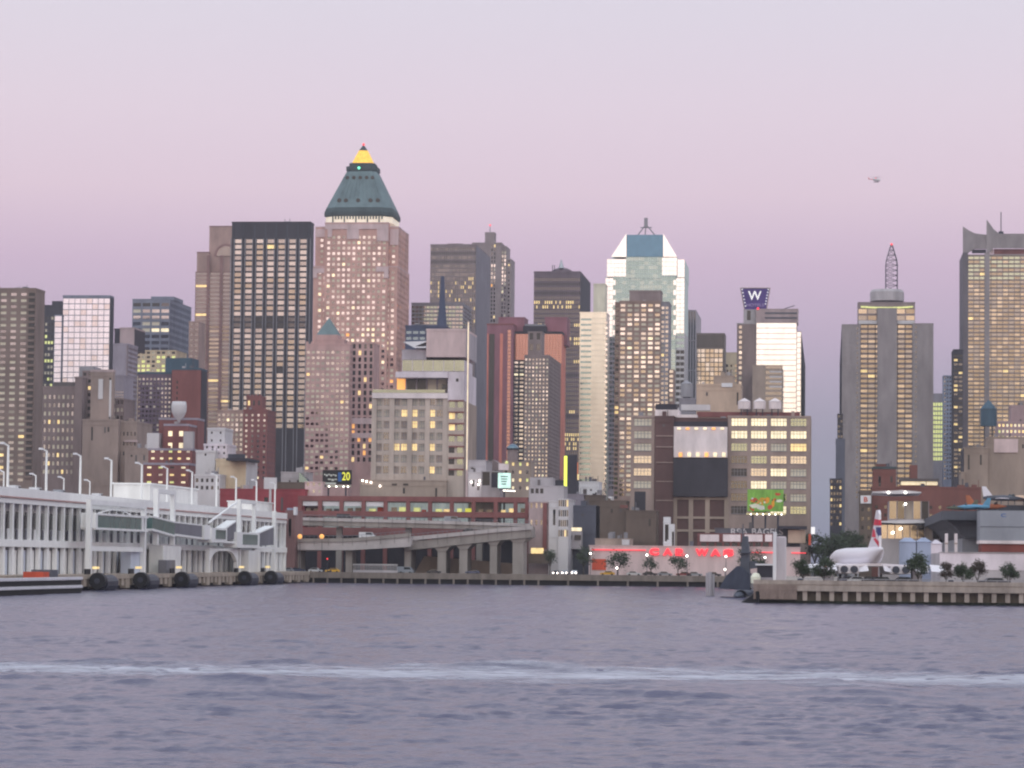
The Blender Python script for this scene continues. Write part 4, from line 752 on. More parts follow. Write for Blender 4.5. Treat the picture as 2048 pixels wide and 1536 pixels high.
for a, t in ((1777, 985), (1811, 985), (1811, 1008), (1802, 1057), (1786, 1065)): b.part('lamp', MB().ball(tuple(P(a, t, 791)), .32), 'white_lamp')
b.done()
# trees of the street canyon and riverside
M('leaf', (.040, .055, .030), .7, raw=True, nz=.35, s=.8); M('leaf_red', (.060, .042, .034), .7, raw=True, nz=.35, s=.8); M('bark', (.06, .05, .045), .9, raw=True)
def tree(name, label, base, H, Rr, leaf='leaf', seed=1, n=900, trunk=.32, group=None, sq=1.0, cat='tree'):
    rs = random.Random(seed); o = thing(name, label, cat, base, group); x, y, z = base
    t = MB(); t.tube((x, y, z - .1), (x, y, z + H*trunk), H*.028, H*.018, 7); top = Vector((x, y, z + H*trunk)); cl = []
    for i in range(7):
        a = i*2.4 + rs.random(); r_ = Rr*rs.uniform(.3, .72); p = Vector((x + math.cos(a)*r_, y + math.sin(a)*r_, z + H*rs.uniform(trunk + .18, .86)))
        t.tube(top - Vector((0, 0, H*.05*rs.random())), p, H*.012, H*.004, 5); cl.append((p, Rr*rs.uniform(.34, .52)))
    cl.append((Vector((x, y, z + H*.86)), Rr*.42))
    part('trunk', t, 'bark', o); m = MB()
    for i in range(n):
        p, r_ = rs.choice(cl); d = Vector((rs.gauss(0, 1), rs.gauss(0, 1), rs.gauss(0, .8))).normalized() * r_ * (rs.random()**.5 if rs.random() < .8 else rs.uniform(1, 1.5)); d.z *= sq; c = p + d
        s = Rr*rs.uniform(.05, .11); u = Vector((rs.gauss(0, 1), rs.gauss(0, 1), rs.gauss(0, .6))).normalized(); v = u.orthogonal().normalized(); i0 = len(m.v)
        m.v += [tuple(c - u*s), tuple(c + v*s*.6), tuple(c + u*s), tuple(c - v*s*.6)]; m.f.append((i0, i0+1, i0+2, i0+3)); m.m.append(0)
    part('crown', m, leaf, o, kind='stuff'); return o
for i, (px, pyt, Y, r) in enumerate(((1630, 1060, 985, 4.4), (1652, 1068, 1000, 4.0), (1672, 1064, 960, 4.4), (1692, 1056, 990, 4.8), (1712, 1062, 975, 4.2))):
    zt = PZ(px, pyt, Y); tree('street_tree', 'dark leafy tree in the clump at the foot of the street canyon', (PX(px, 1080, Y), Y, G), zt - G, r, seed=20 + i, n=1300, group='trees at the street canyon')
for i, (px, pyt, r, lb) in enumerate(((1167, 1092, 3.4, 'dark street tree beside the car wash corner'), (1236, 1104, 4.0, 'spreading street tree under the red neon line of the car wash'), (1302, 1112, 2.6, 'small street tree under the first car wash letters'), (1356, 1112, 3.2, 'street tree under the gap between the car wash words'), (1487, 1094, 3.0, 'street tree at the end of the car wash lettering'), (1516, 1096, 3.0, 'street tree in front of the car wash end bay'), (1100, 1098, 2.6, 'small tree beside the yellow-lit shop front'))):
    Y = 914; zt = PZ(px, pyt, Y); tree('riverside_tree', lb, (PX(px, 1130, Y), Y, G), zt - G, r, seed=40 + i, n=750, group='trees along the waterfront road')
# ================================================================ low buildings between garage and loft
b = B('white_corner_building', 'white and red-striped corner building with bands of windows', 1100, 960)
b.mass(1058, 1098, 1006, 960, 25, wm='pinkpan', nb=4, fh=34, pyv=1075, pier=.65, span=.7, mix='mid', name='pale_wing', cap=.4); b.box('red_stripe', 1086, 1094, 1006, 1098, 959.4, .5, 'brickred')
b.mass(1098, 1117, 1004, 958, 24, wm='offwhite', name='blank_bay', cap=.4); b.mass(1117, 1137, 1000, 957, 24, nb=5, fh=20, pyv=1080, pier=.3, span=.35, wm='offwhite', mix='dk', name='window_bay', cap=.4); b.mass(1058, 1128, 973, 968, 14, pyb=1005, wm='wgrey', name='upper_storey', nb=3, fh=20, ml=2, mr=40, top=4, pier=.3, span=.5, mix='dark', cap=.3)
b.box('roof_shed', 1060, 1106, 955, 972, 975, 8, 'wgrey'); b.box('lit_shop', 1062, 1086, 1096, 1107, 952, 2, 'lit_y'); b.box('shop_front', 1056, 1100, 1107.5, 1127, 953, 4, 'brownbox'); b.done()
b = B('dark_shed_building', 'dark grey low building behind the neon-lit corner', 1165, 975); b.mass(1137, 1192, 1013, 975, 20, wm='greybl', nb=0, cap=.4); b.box('lit_sign', 1133, 1163, 1055, 1062, 970, 1, 'lit_w'); b.box('white_front', 1134, 1163, 1062.5, 1098, 969, 5, 'wgrey'); b.box('dark_window', 1137, 1144, 1070, 1080, 968.7, .4, 'dark'); b.box('dark_window', 1149, 1162, 1070, 1080, 968.7, .4, 'dark'); b.done()
b = B('white_flat_block', 'small blank white block in front of the cream slot tower', 1177, 1100); b.mass(1158, 1198, 965, 1100, 15, wm='white', cap=.4); b.done()
b = B('dark_flat_block', 'small dark flat-roofed block beside the blank white block', 1187, 1060); b.mass(1168, 1206, 992, 1060, 14, wm='brownbox', cap=.4); b.box('roof_box', 1185, 1193, 987, 991.6, 1066, 4, 'dkwall'); b.done()
b = B('grey_mansard_block', 'pale grey block with a sloping roof under the yellow neon strip', 1148, 1060); b.mass(1124, 1170, 990, 1060, 12, wm='lilac', cap=.4); b.done()
b = B('brown_double_block', 'plain brown double block with stepped tops beside the loft building', 1250, 975); b.mass(1200, 1252, 1003, 975, 16, wm='brownbox', cap=.4, name='taller_half'); b.mass(1252, 1312, 1023, 973, 16, wm='brownbox', cap=.4, name='lower_half'); b.box('white_chimney', 1217, 1226, 993, 1002.6, 980, 3, 'white'); b.box('red_coping', 1240, 1256, 1010, 1016, 972.5, .4, 'rbrick'); b.done()
single('dark_roof_billboard', MB().box(PX(1269, 985, 990), PX(1291, 985, 990), 990, 991.2, PZ(1280, 1023, 990), PZ(1280, 983, 990)), 'blackst', 'small dark upright billboard above the brown double block', 'billboard')
b = B('white_stub_tower', 'white stepped stub wall beside the framed brick panels', 1335, 955); b.mass(1327, 1340, 1034, 955, 5, wm='white', cap=0); b.mass(1340, 1348, 1048, 955, 5, wm='white', name='lower_half', cap=0); b.done()
# yellow neon strip tower
ns = thing('neon_strip', 'thin upright yellow-green neon strip on a dark mast', 'neon sign', tuple(P(1132, 990, 1300))); p, q_ = P(1131.5, 912, 1300), P(1132, 985, 1300)
M('neon_y', (.85, .95, .12), emit=1.1, raw=True, nz=0); M('neon_o', (1, .25, .08), emit=.7, raw=True, nz=.3)
part('tube_light', MB().box(p.x - .65, p.x + .65, 1299.4, 1300, q_.z, p.z), 'neon_y', ns); part('mast', MB().box(p.x + .7, p.x + 5, 1299.5, 1302, G, p.z + .5), 'dkwall', ns)
os_ = thing('orange_sign', 'glowing orange sign with yellow base beside the cream slot tower', 'neon sign', tuple(P(1151, 980, 1400))); c = P(1150, 940, 1400)
part('orange_panel', MB().box(c.x - 1, c.x + 1.4, 1399, 1400, PZ(1150, 948, 1400), PZ(1150, 925, 1400)), 'neon_o', os_); part('yellow_panel', MB().box(c.x - 1.5, c.x + 1.8, 1399, 1400, PZ(1150, 960, 1400), PZ(1150, 948.6, 1400)), 'lit_y', os_); part('post', MB().box(c.x - .4, c.x + .4, 1399.5, 1400, G, PZ(1150, 960.4, 1400)), 'dkwall', os_)
b = B('dark_filler_block', 'dark low block carrying the glowing orange sign', 1140, 1420); b.mass(1108, 1162, 962, 1420, 20, wm='dkwall', cap=.4); b.done()
b = B('dome_roofed_brick_block', 'brown brick block with a pale blue domed roof tank', 1030, 1200)
b.mass(1005, 1062, 925, 1200, 14, wm='tan2', nb=4, fh=16, pyv=990, pier=.7, span=.6, mix='lit', cap=.4); c = P(1024, 899, 1200); k = 1/ppm(1200)
part('tank_house', MB().lathe((c.x, c.y + 3, c.z - 26*k), [(11*k, 0), (11*k, 26*k)], 10), 'hotel', b.o); part('blue_dome', MB().lathe((c.x, c.y + 3, c.z + .05), [(13*k, 0), (12*k, 5*k), (7*k, 10*k), (1*k, 12*k)], 14), 'g_blue', b.o, True); M('pale_blue', (140, 190, 205)); b.done()
b = B('gabled_grey_block', 'grey gabled wall behind the lit green billboard', 985, 1120); b.mass(972, 1000, 928, 1120, 12, wm='hotel', cap=0); c0, c1 = P(972, 928, 1120), P(1000, 928, 1120); part('gable', MB().slab([(c0.x, c0.z), (c1.x, c1.z), ((c0.x+c1.x)/2, c0.z + 9/ppm(1120))], 1120, 1132), 'hotel', b.o); b.done()
b = B('white_studio_block', 'white studio block with open scaffold bay beside the beige building', 960, 985); b.mass(937, 972, 922, 985, 18, wm='wgrey', cap=.3); b.box('vent', 942, 947, 935, 938, 984.8, .3, 'dark'); b.mass(937, 970, 946, 980, 8, wm='offwhite', name='front_block', cap=.3); b.mass(963, 1000, 944, 978, 8, wm='wgrey', nb=2, fh=34, pyv=984, pier=.2, span=.2, mix='dk', name='scaffold_bay', cap=.3)
for a, t in ((943, 964), (959, 962), (957, 969)): b.part('flood_lamp', MB().ball(tuple(P(a, t, 979)), .32), 'white_lamp')
b.done()
M('bb_lit', (.65, .95, .85), emit=.55, raw=True, nz=.2, s=.6)
lb_ = thing('lit_green_billboard', 'upright lit pale green billboard with white top panel and row of lamps', 'billboard', tuple(P(1009, 985, 975))); Yb = 975
xa, xb = PX(996, 960, Yb), PX(1021, 960, Yb)
part('panel', MB().box(xa, xb, Yb, Yb + .8, PZ(1008, 976, Yb), PZ(1008, 946, Yb)), 'bb_lit', lb_); part('top_panel', MB().box(xa + .1, xb - .7, Yb + .1, Yb + .7, PZ(1008, 940, Yb), PZ(1008, 927, Yb)), 'beige_w', lb_)
for j in range(4): part('print', MB().box(xa + .8 + .1*j, xb - .8 - .2*j, Yb - .03, Yb + .01, PZ(1008, 954 + 5*j, Yb), PZ(1008, 952 + 5*j, Yb)), 'tealroof', lb_)
part('post', MB().box((xa+xb)/2 - .3, (xa+xb)/2 + .3, Yb + .2, Yb + .8, G, PZ(1008, 976, Yb) - .01), 'dmetal', lb_); part('side_brace', MB().box(xa - 2.2, xa - .05, Yb + .1, Yb + .6, PZ(1000, 975, Yb), PZ(1000, 947, Yb)), 'dkwall', lb_)
for j in range(9): part('lamp', MB().ball((xa + 2 + j*.45, Yb - .8, PZ(1008, 981, Yb) - .02*j), .17, 6, 4), 'white_lamp', lb_)
part('yellow_lamp', MB().ball((xb - 1.3, Yb - .1, PZ(1008, 925, Yb)), .5, 8, 5), 'lit_g', lb_); part('catwalk', MB().box(xa + .5, xb + 2, Yb - .7, Yb - .1, PZ(1008, 980, Yb), PZ(1008, 978, Yb)), 'dmetal', lb_)
M('bb_blue', (50, 90, 150)); M('bb_yel', (.85, .85, .1), emit=.5, raw=True, nz=0); M('bb_txt', (190, 195, 190), nz=.2)
kb = thing('black_billboard', 'black billboard with yellow 20 and pale lettering over the garage', 'billboard', tuple(P(675, 985, 985))); Yb = 985; xa, xb, za, zb = PX(645, 955, Yb), PX(703, 955, Yb), PZ(675, 969, Yb), PZ(675, 940, Yb)
part('panel', MB().box(xa, xb, Yb, Yb + .9, za, zb), 'black', kb); part('blue_panel', MB().box(PX(676, 955, Yb), PX(683, 955, Yb), Yb - .04, Yb + .01, za + 1, zb - .8), 'bb_blue', kb)
text('number', '20', kb, 'bb_yel', PX(684, 955, Yb), PX(700, 955, Yb), za + 1.4, zb - .7, Yb - .05, .03); [part('print', MB().box(PX(a, 955, Yb), PX(c, 955, Yb), Yb - .06, Yb + .01, PZ(660, t + 2.2 + 1.6*(j % 2), Yb), PZ(660, t, Yb)), 'bb_txt', kb) for j, (a, c, t) in enumerate(((648, 651, 948), (652, 655, 949), (656, 660, 948), (661, 664, 949), (665, 669, 948.5), (670, 673, 949), (656, 662, 957.5), (663, 668, 958), (669, 674, 957.5), (648, 672, 965)))]
part('catwalk', MB().box(xa - .5, xb, Yb - 1, Yb + .3, za - .8, za - .3), 'g_teal', kb)
for f in (0, .25, .5, .75, .9): part('lamp', MB().ball((xa + (xb-xa)*f, Yb - 1.1, za - .7), .24, 6, 4), 'white_lamp', kb)
for f in (.2, .8): x = xa + (xb-xa)*f; part('post', MB().box(x - .25, x + .25, Yb + .3, Yb + .8, G, za - .85), 'dmetal', kb)
b = B('glass_gabled_hall', 'low grey hall with sloping teal glass gable', 585, 1010); b.mass(562, 612, 946, 1010, 14, wm='wgrey', cap=.4); c0, c1 = P(600, 966, 1008), P(622, 966, 1008); part('glass_gable', MB().slab([(c0.x, c0.z), (c1.x, c1.z), (c0.x, c0.z + 22/ppm(1008))], 1006, 1009.9), 'g_teal2', b.o); b.mass(548, 640, 966, 1004, 8, wm='brownbox', name='lower_wing', cap=.3); b.done()
b = B('pink_stucco_block', 'small pink stucco block beneath the black billboard', 625, 980); b.mass(610, 645, 965, 980, 12, wm='pinkslab', nb=3, fh=14, pyv=990, pier=.6, span=.5, mix='blindm', cap=.3); b.done()
b = B('long_red_wall_building', 'long low dark red building behind the terminal roof', 500, 975); b.mass(440, 610, 980, 975, 14, wm='redwall', cap=.4); b.done()
single('roof_billboard_post', MB().box(PX(528, 950, 960), PX(553, 950, 960), 960, 961, PZ(540, 978, 960), PZ(540, 955, 960)).tube((PX(540, 990, 960), 960.5, G), (PX(540, 990, 960), 960.5, PZ(540, 955, 960)), .4), ['offwhite'], 'small pale sign box on a post above the long red building', 'sign')
# ---------------------------------------------------------------- red parking and bus garage
Y = 968; b = B('red_garage', 'long red brick garage with open upper deck of wide bays glowing like sky', 825, Y)
xa, xb = PX(596, 1000, Y), PX(1056, 1003, Y); zf = lambda t: PZ(826, t, Y)
M('bay_sky_glow', (.62, .72, .72), emit=.32, raw=True, nz=.35, s=.25); part('rear_wall', MB().box(xa, xb, Y + 16, Y + 30, G, zf(1004)), 'bay_sky_glow', b.o); part('top_beam', MB().box(xa, xb, Y, Y + 30, zf(1003), zf(993)), 'brickred', b.o); part('upper_parapet', MB().box(xa, xb, Y - .3, Y + .4, zf(1034), zf(1023)), 'brickred', b.o); part('upper_floor', MB().box(xa, xb, Y + .41, Y + 15.9, zf(1034), zf(1030)), 'concrete', b.o); part('lower_parapet', MB().box(xa, xb, Y - .3, Y + .4, zf(1072), zf(1056)), 'brickred', b.o); part('lower_floor', MB().box(xa, xb, Y + .41, Y + 15.9, zf(1072), zf(1068)), 'concrete', b.o); part('base_wall', MB().box(xa, xb, Y + 4, Y + 4.6, G, zf(1072.5)), 'dkwall', b.o)  # rear wall glows to stand in for sky seen through the bays
M('blind_lit', (215, 212, 212), emit=.05)
for i, q_ in enumerate((600, 640, 683, 727, 771, 816, 860, 903.5, 947, 991.5, 1031, 1054)): x = PX(q_, 1000, Y); part('column', MB().box(x - .65, x + .65, Y - .05, Y + 1.2, G, zf(1003.2)), 'brickred', b.o)
rs = random.Random(5)
for i in range(11):
    q0, q1 = (600, 640, 683, 727, 771, 816, 860, 903.5, 947, 991.5, 1031, 1054)[i:i+2]
    if i < 4: part('white_blind', MB().box(PX(q0 + 5, 1010, Y), PX(q1 - 5, 1010, Y), Y + .6, Y + .75, zf(1013), zf(1004)), 'white', b.o)
    for a in range(2):
        x = PX(q0 + 8 + a*16, 1015, Y); part('stored_crate', MB().box(x, x + rs.uniform(1, 2), Y + 4, Y + 6, zf(1023), zf(rs.uniform(1014, 1019))), rs.choice(['creamb', 'lit_g', 'bb_yel', 'lit_y', 'bb_red'] if i > 2 else ['creamb', 'greybl']), b.o)
b.done()
# ---------------------------------------------------------------- car wash
Y = 952; b = B('car_wash_building', 'long low pink car wash hall with red neon lettering', 1360, Y); b.mass(1178, 1600, 1094, Y, 18, wm='pinkslab', cap=.3)
M('neon_red', (1, .05, .07), emit=1.05, raw=True, nz=0)
z0 = lambda x, t: PZ(x, t, Y)
for ch, a, c in (('C', 1299, 1318), ('A', 1326, 1345), ('R', 1351, 1371), ('W', 1391, 1417), ('A', 1421, 1441), ('S', 1447, 1467)):
    text('letter', ch, b.o, 'neon_red', PX(a, 1105, Y), PX(c, 1105, Y), PZ((a+c)/2, 1096.5 + (a-1299)*.014 + 14, Y), PZ((a+c)/2, 1096.5 + (a-1299)*.014, Y), Y - .3, .25, .06)
for a, c, t in ((1184, 1292, 1099), (1503, 1549, 1104), (1583, 1612, 1105)): part('neon_line', MB().box(PX(a, t, Y), PX(c, t, Y), Y - .5, Y - .3, PZ((a+c)/2, t + 1.7, Y), PZ((a+c)/2, t, Y)), 'neon_red', b.o)
b.box('red_door', 1184, 1212, 1118, 1140, Y - .2, .4, 'bb_red'); b.mass(1190, 1262, 1078, Y + 4, 10, wm='tan2', name='roof_block', cap=.2); b.box('roof_unit', 1244, 1258, 1079, 1090, Y + 1, 3, 'offwhite'); b.done()
b = B('white_panel_building', 'low brick building with white fascia panels above dark windows', 1470, 965)
b.mass(1395, 1545, 1068, 965, 14, wm='brickred', cap=.2)
for a, c in ((1400, 1438), (1446, 1481), (1489, 1525), (1530, 1544)): b.box('fascia_panel', a, c, 1069, 1083, 964.4, .5, 'beige_w')
for a in range(9): b.box('dark_window', 1402 + a*15.5, 1413 + a*15.5, 1085, 1093, 964.6, .3, 'dark')
b.done()
b = B('bag_shop', 'shop building with large pale letters on its roof', 1515, 978); b.mass(1430, 1600, 1058, 978, 12, wm='dgrey', cap=.2); b.box('pale_front', 1576, 1611, 1060, 1086, 972, 5, 'tan'); b.box('dark_soffit', 1556, 1614, 1052, 1058, 970, 8, 'dkwall'); b.box('red_pillar', 1617, 1622, 1068, 1090, 962, 2, 'bb_red'); b.box('bright_screen', 1622, 1630, 1054, 1068, 962, 1, 'sign_white')
text('lettering', 'RSA', b.o, 'offwhite', PX(1462, 1060, 977), PX(1496, 1060, 977), PZ(1480, 1070, 977), PZ(1480, 1057, 977), 976.5, .2); text('lettering', 'BAGELS', b.o, 'offwhite', PX(1504, 1060, 977), PX(1566, 1060, 977), PZ(1535, 1070, 977), PZ(1535, 1057, 977), 976.5, .2); b.done()
# ---------------------------------------------------------------- elevated highway
def ribbon(pts, y0, y1, th, m, mb):                # deck through pixel points of its top edge
    t = [P(a, c, y0) for a, c in pts]
    return mb.slab([(p.x, p.z - th) for p in t] + [(p.x, p.z) for p in reversed(t)], y0, y1, m)
M('via', (140, 132, 130), nz=.25); M('via_w', (168, 160, 162), nz=.2)
h1 = thing('elevated_ramp', 'pale concrete ramp of the elevated highway sloping over the shore road', 'highway', (PX(700, 1120, 926), 926, G))
part('girder', ribbon([(595, 1085), (700, 1083), (822, 1073)], 920, 932, 2.6, 0, MB()), 'via_w', h1); part('parapet', ribbon([(595, 1077), (700, 1076.5), (822, 1066)], 919.6, 920, 1.1, 0, MB()), 'via', h1); part('bearing_edge', ribbon([(595, 1091), (700, 1092), (822, 1085)], 919.2, 919.9, 1.3, 0, MB()), 'via_w', h1)
for a in (600, 702): x = PX(a, 1110, 926); part('column', MB().box(x - 1, x + 1, 922, 930, G, PZ(a, 1094, 926)), 'via', h1); part('column_cap', MB().loft([[(x - 1, 921.8, PZ(a, 1104, 926)), (x + 1, 921.8, PZ(a, 1104, 926)), (x + 1, 930.2, PZ(a, 1104, 926)), (x - 1, 930.2, PZ(a, 1104, 926))], [(x - 2, 921.8, PZ(a, 1097, 926)), (x + 2, 921.8, PZ(a, 1097, 926)), (x + 2, 930.2, PZ(a, 1097, 926)), (x - 2, 930.2, PZ(a, 1097, 926))]]), 'via', h1)
h2 = thing('elevated_highway', 'grey elevated highway deck on massive concrete columns above the shore road', 'highway', (PX(930, 1120, 930), 930, G))
part('girder', ribbon([(812, 1084), (890, 1076), (990, 1065), (1062, 1058)], 924, 938, 2.6, 0, MB()), 'via', h2); part('parapet', ribbon([(812, 1074), (890, 1067), (990, 1057), (1066, 1051)], 923.4, 923.9, 1.2, 0, MB()), 'via_w', h2)
part('upper_deck', ribbon([(588, 1041), (826, 1046), (1062, 1052)], 945, 957, 1.5, 0, MB()), 'via', h2); part('upper_parapet', ribbon([(588, 1034), (826, 1040), (1062, 1047)], 944.5, 944.9, 1.0, 0, MB()), 'via_w', h2)
for a in (680, 818, 960): x = PX(a, 1060, 950); part('upper_column', MB().box(x - .9, x + .9, 948, 950, G, PZ(a, 1054, 950)), 'via', h2)
for a, t, wd in ((818, 1088, 1.0), (886, 1092, 1.3), (929, 1088, 1.25), (989, 1080, 1.1), (1038, 1074, 1.7)):
    x = PX(a, 1110, 928); zt = PZ(a, t, 928); part('column', MB().box(x - wd, x + wd, 925, 936, G, zt), 'via', h2)
    part('column_cap', MB().loft([[(x - wd, 924.7, zt - 1.6), (x + wd, 924.7, zt - 1.6), (x + wd, 936.3, zt - 1.6), (x - wd, 936.3, zt - 1.6)], [(x - wd*2.2, 924.7, zt), (x + wd*2.2, 924.7, zt), (x + wd*2.2, 936.3, zt), (x - wd*2.2, 936.3, zt)], [(x - wd*2.2, 924.7, zt + 1.2), (x + wd*2.2, 924.7, zt + 1.2), (x + wd*2.2, 936.3, zt + 1.2), (x - wd*2.2, 936.3, zt + 1.2)]]), 'via', h2)
part('sloping_wall', MB().slab([(PX(830, 1145, 940), G), (PX(1040, 1145, 940), G), (PX(1040, 1112, 940), PZ(1040, 1128, 940)), (PX(850, 1112, 940), PZ(850, 1112, 940))], 938.5, 939.5), 'tan2', h2)
for hh, pts, y0 in ((h1, [(595, 1077), (700, 1076.5), (822, 1066)], 919.5), (h2, [(812, 1074), (890, 1067), (990, 1057), (1066, 1051)], 923.3), (h2, [(588, 1034), (826, 1040), (1062, 1047)], 944.4)):
    for (a0, t0), (a1, t1) in zip(pts, pts[1:]):
        n_ = int((a1 - a0) / 9)
        for i in range(n_):
            f = (i + .5)/n_; c = P(a0 + (a1-a0)*f, t0 + (t1-t0)*f, y0); part('rail_post', MB().box(c.x - .06, c.x + .06, y0, y0 + .12, c.z - .1, c.z + .75), 'metal', hh)
            if i % 3 == 0: part('expansion_joint', MB().box(c.x - .05, c.x + .05, y0 + .02, y0 + .14, c.z - 3.2, c.z - .15), 'roofing', hh)
        p0, p1 = P(a0, t0, y0), P(a1, t1, y0); part('hand_rail', MB().tube((p0.x, y0, p0.z + .75), (p1.x, y0, p1.z + .75), .06, None, 5), 'metal', hh)
lb = thing('beam_barrier', 'long grey barred barrier with railings beneath the elevated ramp', 'barrier', (PX(760, 1140, 912), 912, G)); x0, x1 = PX(706, 1135, 912), PX(795, 1135, 912); z1 = PZ(750, 1128, 912)
part('top_rail', MB().box(x0, x1, 912, 912.3, z1 - .35, z1), 'steel', lb); part('base_panel', MB().box(x0, x1, 912, 912.3, G, z1 - 1.9), 'wgrey', lb)
for i in range(28): x = x0 + (x1-x0)*(i + .5)/28; part('bar', MB().box(x - .09, x + .09, 912.05, 912.25, z1 - 1.9, z1 - .35), 'steel', lb)
# ================================================================ vehicles and street furniture on the shore road
def car_mesh(body, van=False):
    s = MB(); L, W = 2.25, .88
    prof = [(-L, .35), (L, .35), (L, .75), (L*.95, .85), (L*.45, .95), (L*.22, 1.42), (-L*.5, 1.45), (-L*.82, .98), (-L, .92)] if not van else [(-L*1.15, .4), (L*1.1, .4), (L*1.1, 1.0), (L*.85, 1.25), (L*.6, 2.1), (-L*1.15, 2.15)]
    s.loft([[(x, W, z) for x, z in prof], [(x, -W, z) for x, z in prof]]); g = MB()
    gp = [(L*.38, .98), (L*.2, 1.36), (-L*.48, 1.38), (-L*.7, 1.0)] if not van else [(L*.82, 1.28), (L*.6, 1.95), (-L*.2, 1.98), (-L*.2, 1.3)]
    g.loft([[(x, W + .015, z) for x, z in gp], [(x, -W - .015, z) for x, z in gp]])
    wh = [MB().tube((x, y - .12, .33), (x, y + .12, .33), .33, None, 12) for x in (-L*.62, L*.64) for y in (-W + .05, W - .05)]
    return s, g, wh
def car(body, label, loc, rotz, van=False, group='vehicles on the shore road', lights=None):
    o = tag(link('van' if van else 'car', None, None, loc), label, 'van' if van else 'car', group); o.rotation_euler = (0, 0, rotz); BASE[o] = (0, 0, 0)
    key = (body, van)
    if key not in CM:
        s, g, wh = car_mesh(body, van); CM[key] = [('body', s.mesh('body', [body])), ('side_windows', g.mesh('side_windows', ['car_glass']))] + [('wheel', x.mesh('wheel', ['rubber'])) for x in wh]
    for n_, m_ in CM[key]: link(n_.rstrip('s') if n_ == 'side_windows' else n_, m_, o)
    if lights:
        key = 'L' + lights
        if key not in CM: CM[key] = MB().ball((2.28, 0, 0), .2, 8, 5).mesh('headlight', [lights])
        for y in (-.62, .62): link('headlight' if lights == 'head_lamp' else 'tail_light', CM[key], o, (0 if lights == 'head_lamp' else -4.56, y, .68))
    return o
CM = {}
for n_, c_ in dict(c_white=(190, 190, 196), c_silver=(130, 134, 144), c_dark=(40, 42, 52), c_blue=(52, 62, 92), c_taxi=(210, 160, 40), c_red=(120, 36, 40)).items(): M(n_, c_, .3, nz=.05, spec=.5)
for px, bd, van, lb in ((575, 'c_silver', 0, 'silver car parked beside the brick pier tower'), (596, 'c_blue', 0, 'dark blue car parked below the start of the pale ramp'), (632, 'c_white', 0, 'white car parked between the first two ramp columns'), (665, 'c_taxi', 0, 'yellow taxi with lights beside the barred barrier'), (812, 'c_silver', 1, 'pale van parked beside the third highway column'), (868, 'c_dark', 0, 'dark car parked in shade under the elevated highway'), (945, 'c_blue', 0, 'blue car passing behind the highway columns'), (650, 'c_dark', 0, 'dark car parked behind the white one under the ramp')):
    Y = 911 + (px % 3) * 2.5; car(bd, lb, (PX(px, 1145, Y), Y, G + .012), random.uniform(-.15, .15) + (math.pi if px % 2 else 0), bool(van))
for px, bd, lb in ((1367, 'c_red', 'red-lit car on the road before the car wash'), (1390, 'c_silver', 'silver car on the road before the car wash'), (1428, 'c_dark', 'dark car on the road near the navy boat'), (1268, 'c_white', 'white car in front of the car wash trees'), (1300, 'c_dark', 'dark car in front of the first car wash letters'), (1330, 'c_silver', 'silver car in front of the last letter of CAR'), (1215, 'c_taxi', 'yellow taxi by the red car wash door')):
    car(bd, lb, (PX(px, 1150, 919), 919, G + .012), math.pi if px % 2 else 0, lights='red_lamp' if bd == 'c_red' else None)
for i, (px, py) in enumerate(((1112, 1131), (1130, 1129), (1149, 1127))):
    Y = 920 + i*11; car(('c_dark', 'c_silver', 'c_white', 'c_blue', 'c_dark')[i], 'car with glaring headlights coming down the side street', (PX(px, py, Y), Y, G + .012), -math.pi/2, lights='head_lamp', group='cars with headlights on')
for px, t, Y, bd, van, lb in ((735, 1073, 926, 'c_white', 1, 'white van driving on the pale ramp'), (940, 1061, 929, 'c_dark', 0, 'dark car on the elevated highway above the columns'), (905, 1041, 950, 'c_silver', 1, 'silver van on the upper highway deck before the garage'), (690, 1036, 950, 'c_dark', 1, 'dark van on the upper highway deck by the garage')): c = P(px, t + 5, Y); car(bd, lb, (c.x, Y, c.z), 0, bool(van), 'vehicles on the elevated highway')
def street_lamp(px, py, Y, z, label, mat='white_lamp', arm=0, h=None, group='lit street lamps along the shore road', r=.30):
    c = P(px, py, Y); o = thing('street_lamp', label, 'street lamp', (c.x - arm, c.y, z), group)
    part('post', MB().tube((c.x - arm, c.y, z), (c.x - arm, c.y, c.z + .1), .11, .07, 6), 'dmetal', o); part('arm', MB().tube((c.x - arm, c.y, c.z + .1), (c.x, c.y - .3, c.z + .32), .06, None, 5), 'dmetal', o)
    part('globe', MB().ball((c.x, c.y - .4, c.z), r), mat, o)
for px, py, lb in ((1181, 1107, 'lit street lamp at the car wash corner'), (1294, 1110, 'lit street lamp beside the first car wash letter'), (1374, 1112, 'lit street lamp below the letter R of the car wash'), (1452, 1113, 'lit street lamp below the letter S of the car wash'), (1530, 1115, 'lit street lamp beside the white pylon'), (1234, 1136, 'low lit lamp by the spreading street tree'), (1450, 1139, 'low greenish lamp near the navy boat')):
    street_lamp(px, py, 909.5, G + .0, lb)
for px, py, lb in ((600, 1073, 'orange globe lamp above the start of the pale ramp'), (644, 1073, 'orange globe lamp above the pale ramp parapet')): street_lamp(px, py, 917, G, lb, 'lit_o', r=.75, group='orange lamps on the ramp')
ts = thing('traffic_light', 'red traffic light under the pale ramp', 'traffic light', tuple(P(655, 1145, 915))); c = P(655, 1120, 915); part('pole', MB().tube((c.x, 915, G), (c.x, 915, c.z + .8), .1), 'dmetal', ts); part('housing', MB().box(c.x - .25, c.x + .25, 914.6, 915.1, c.z - .8, c.z + .7), 'black', ts); part('lens', MB().ball((c.x, 914.55, c.z + .35), .22), 'red_lamp', ts)

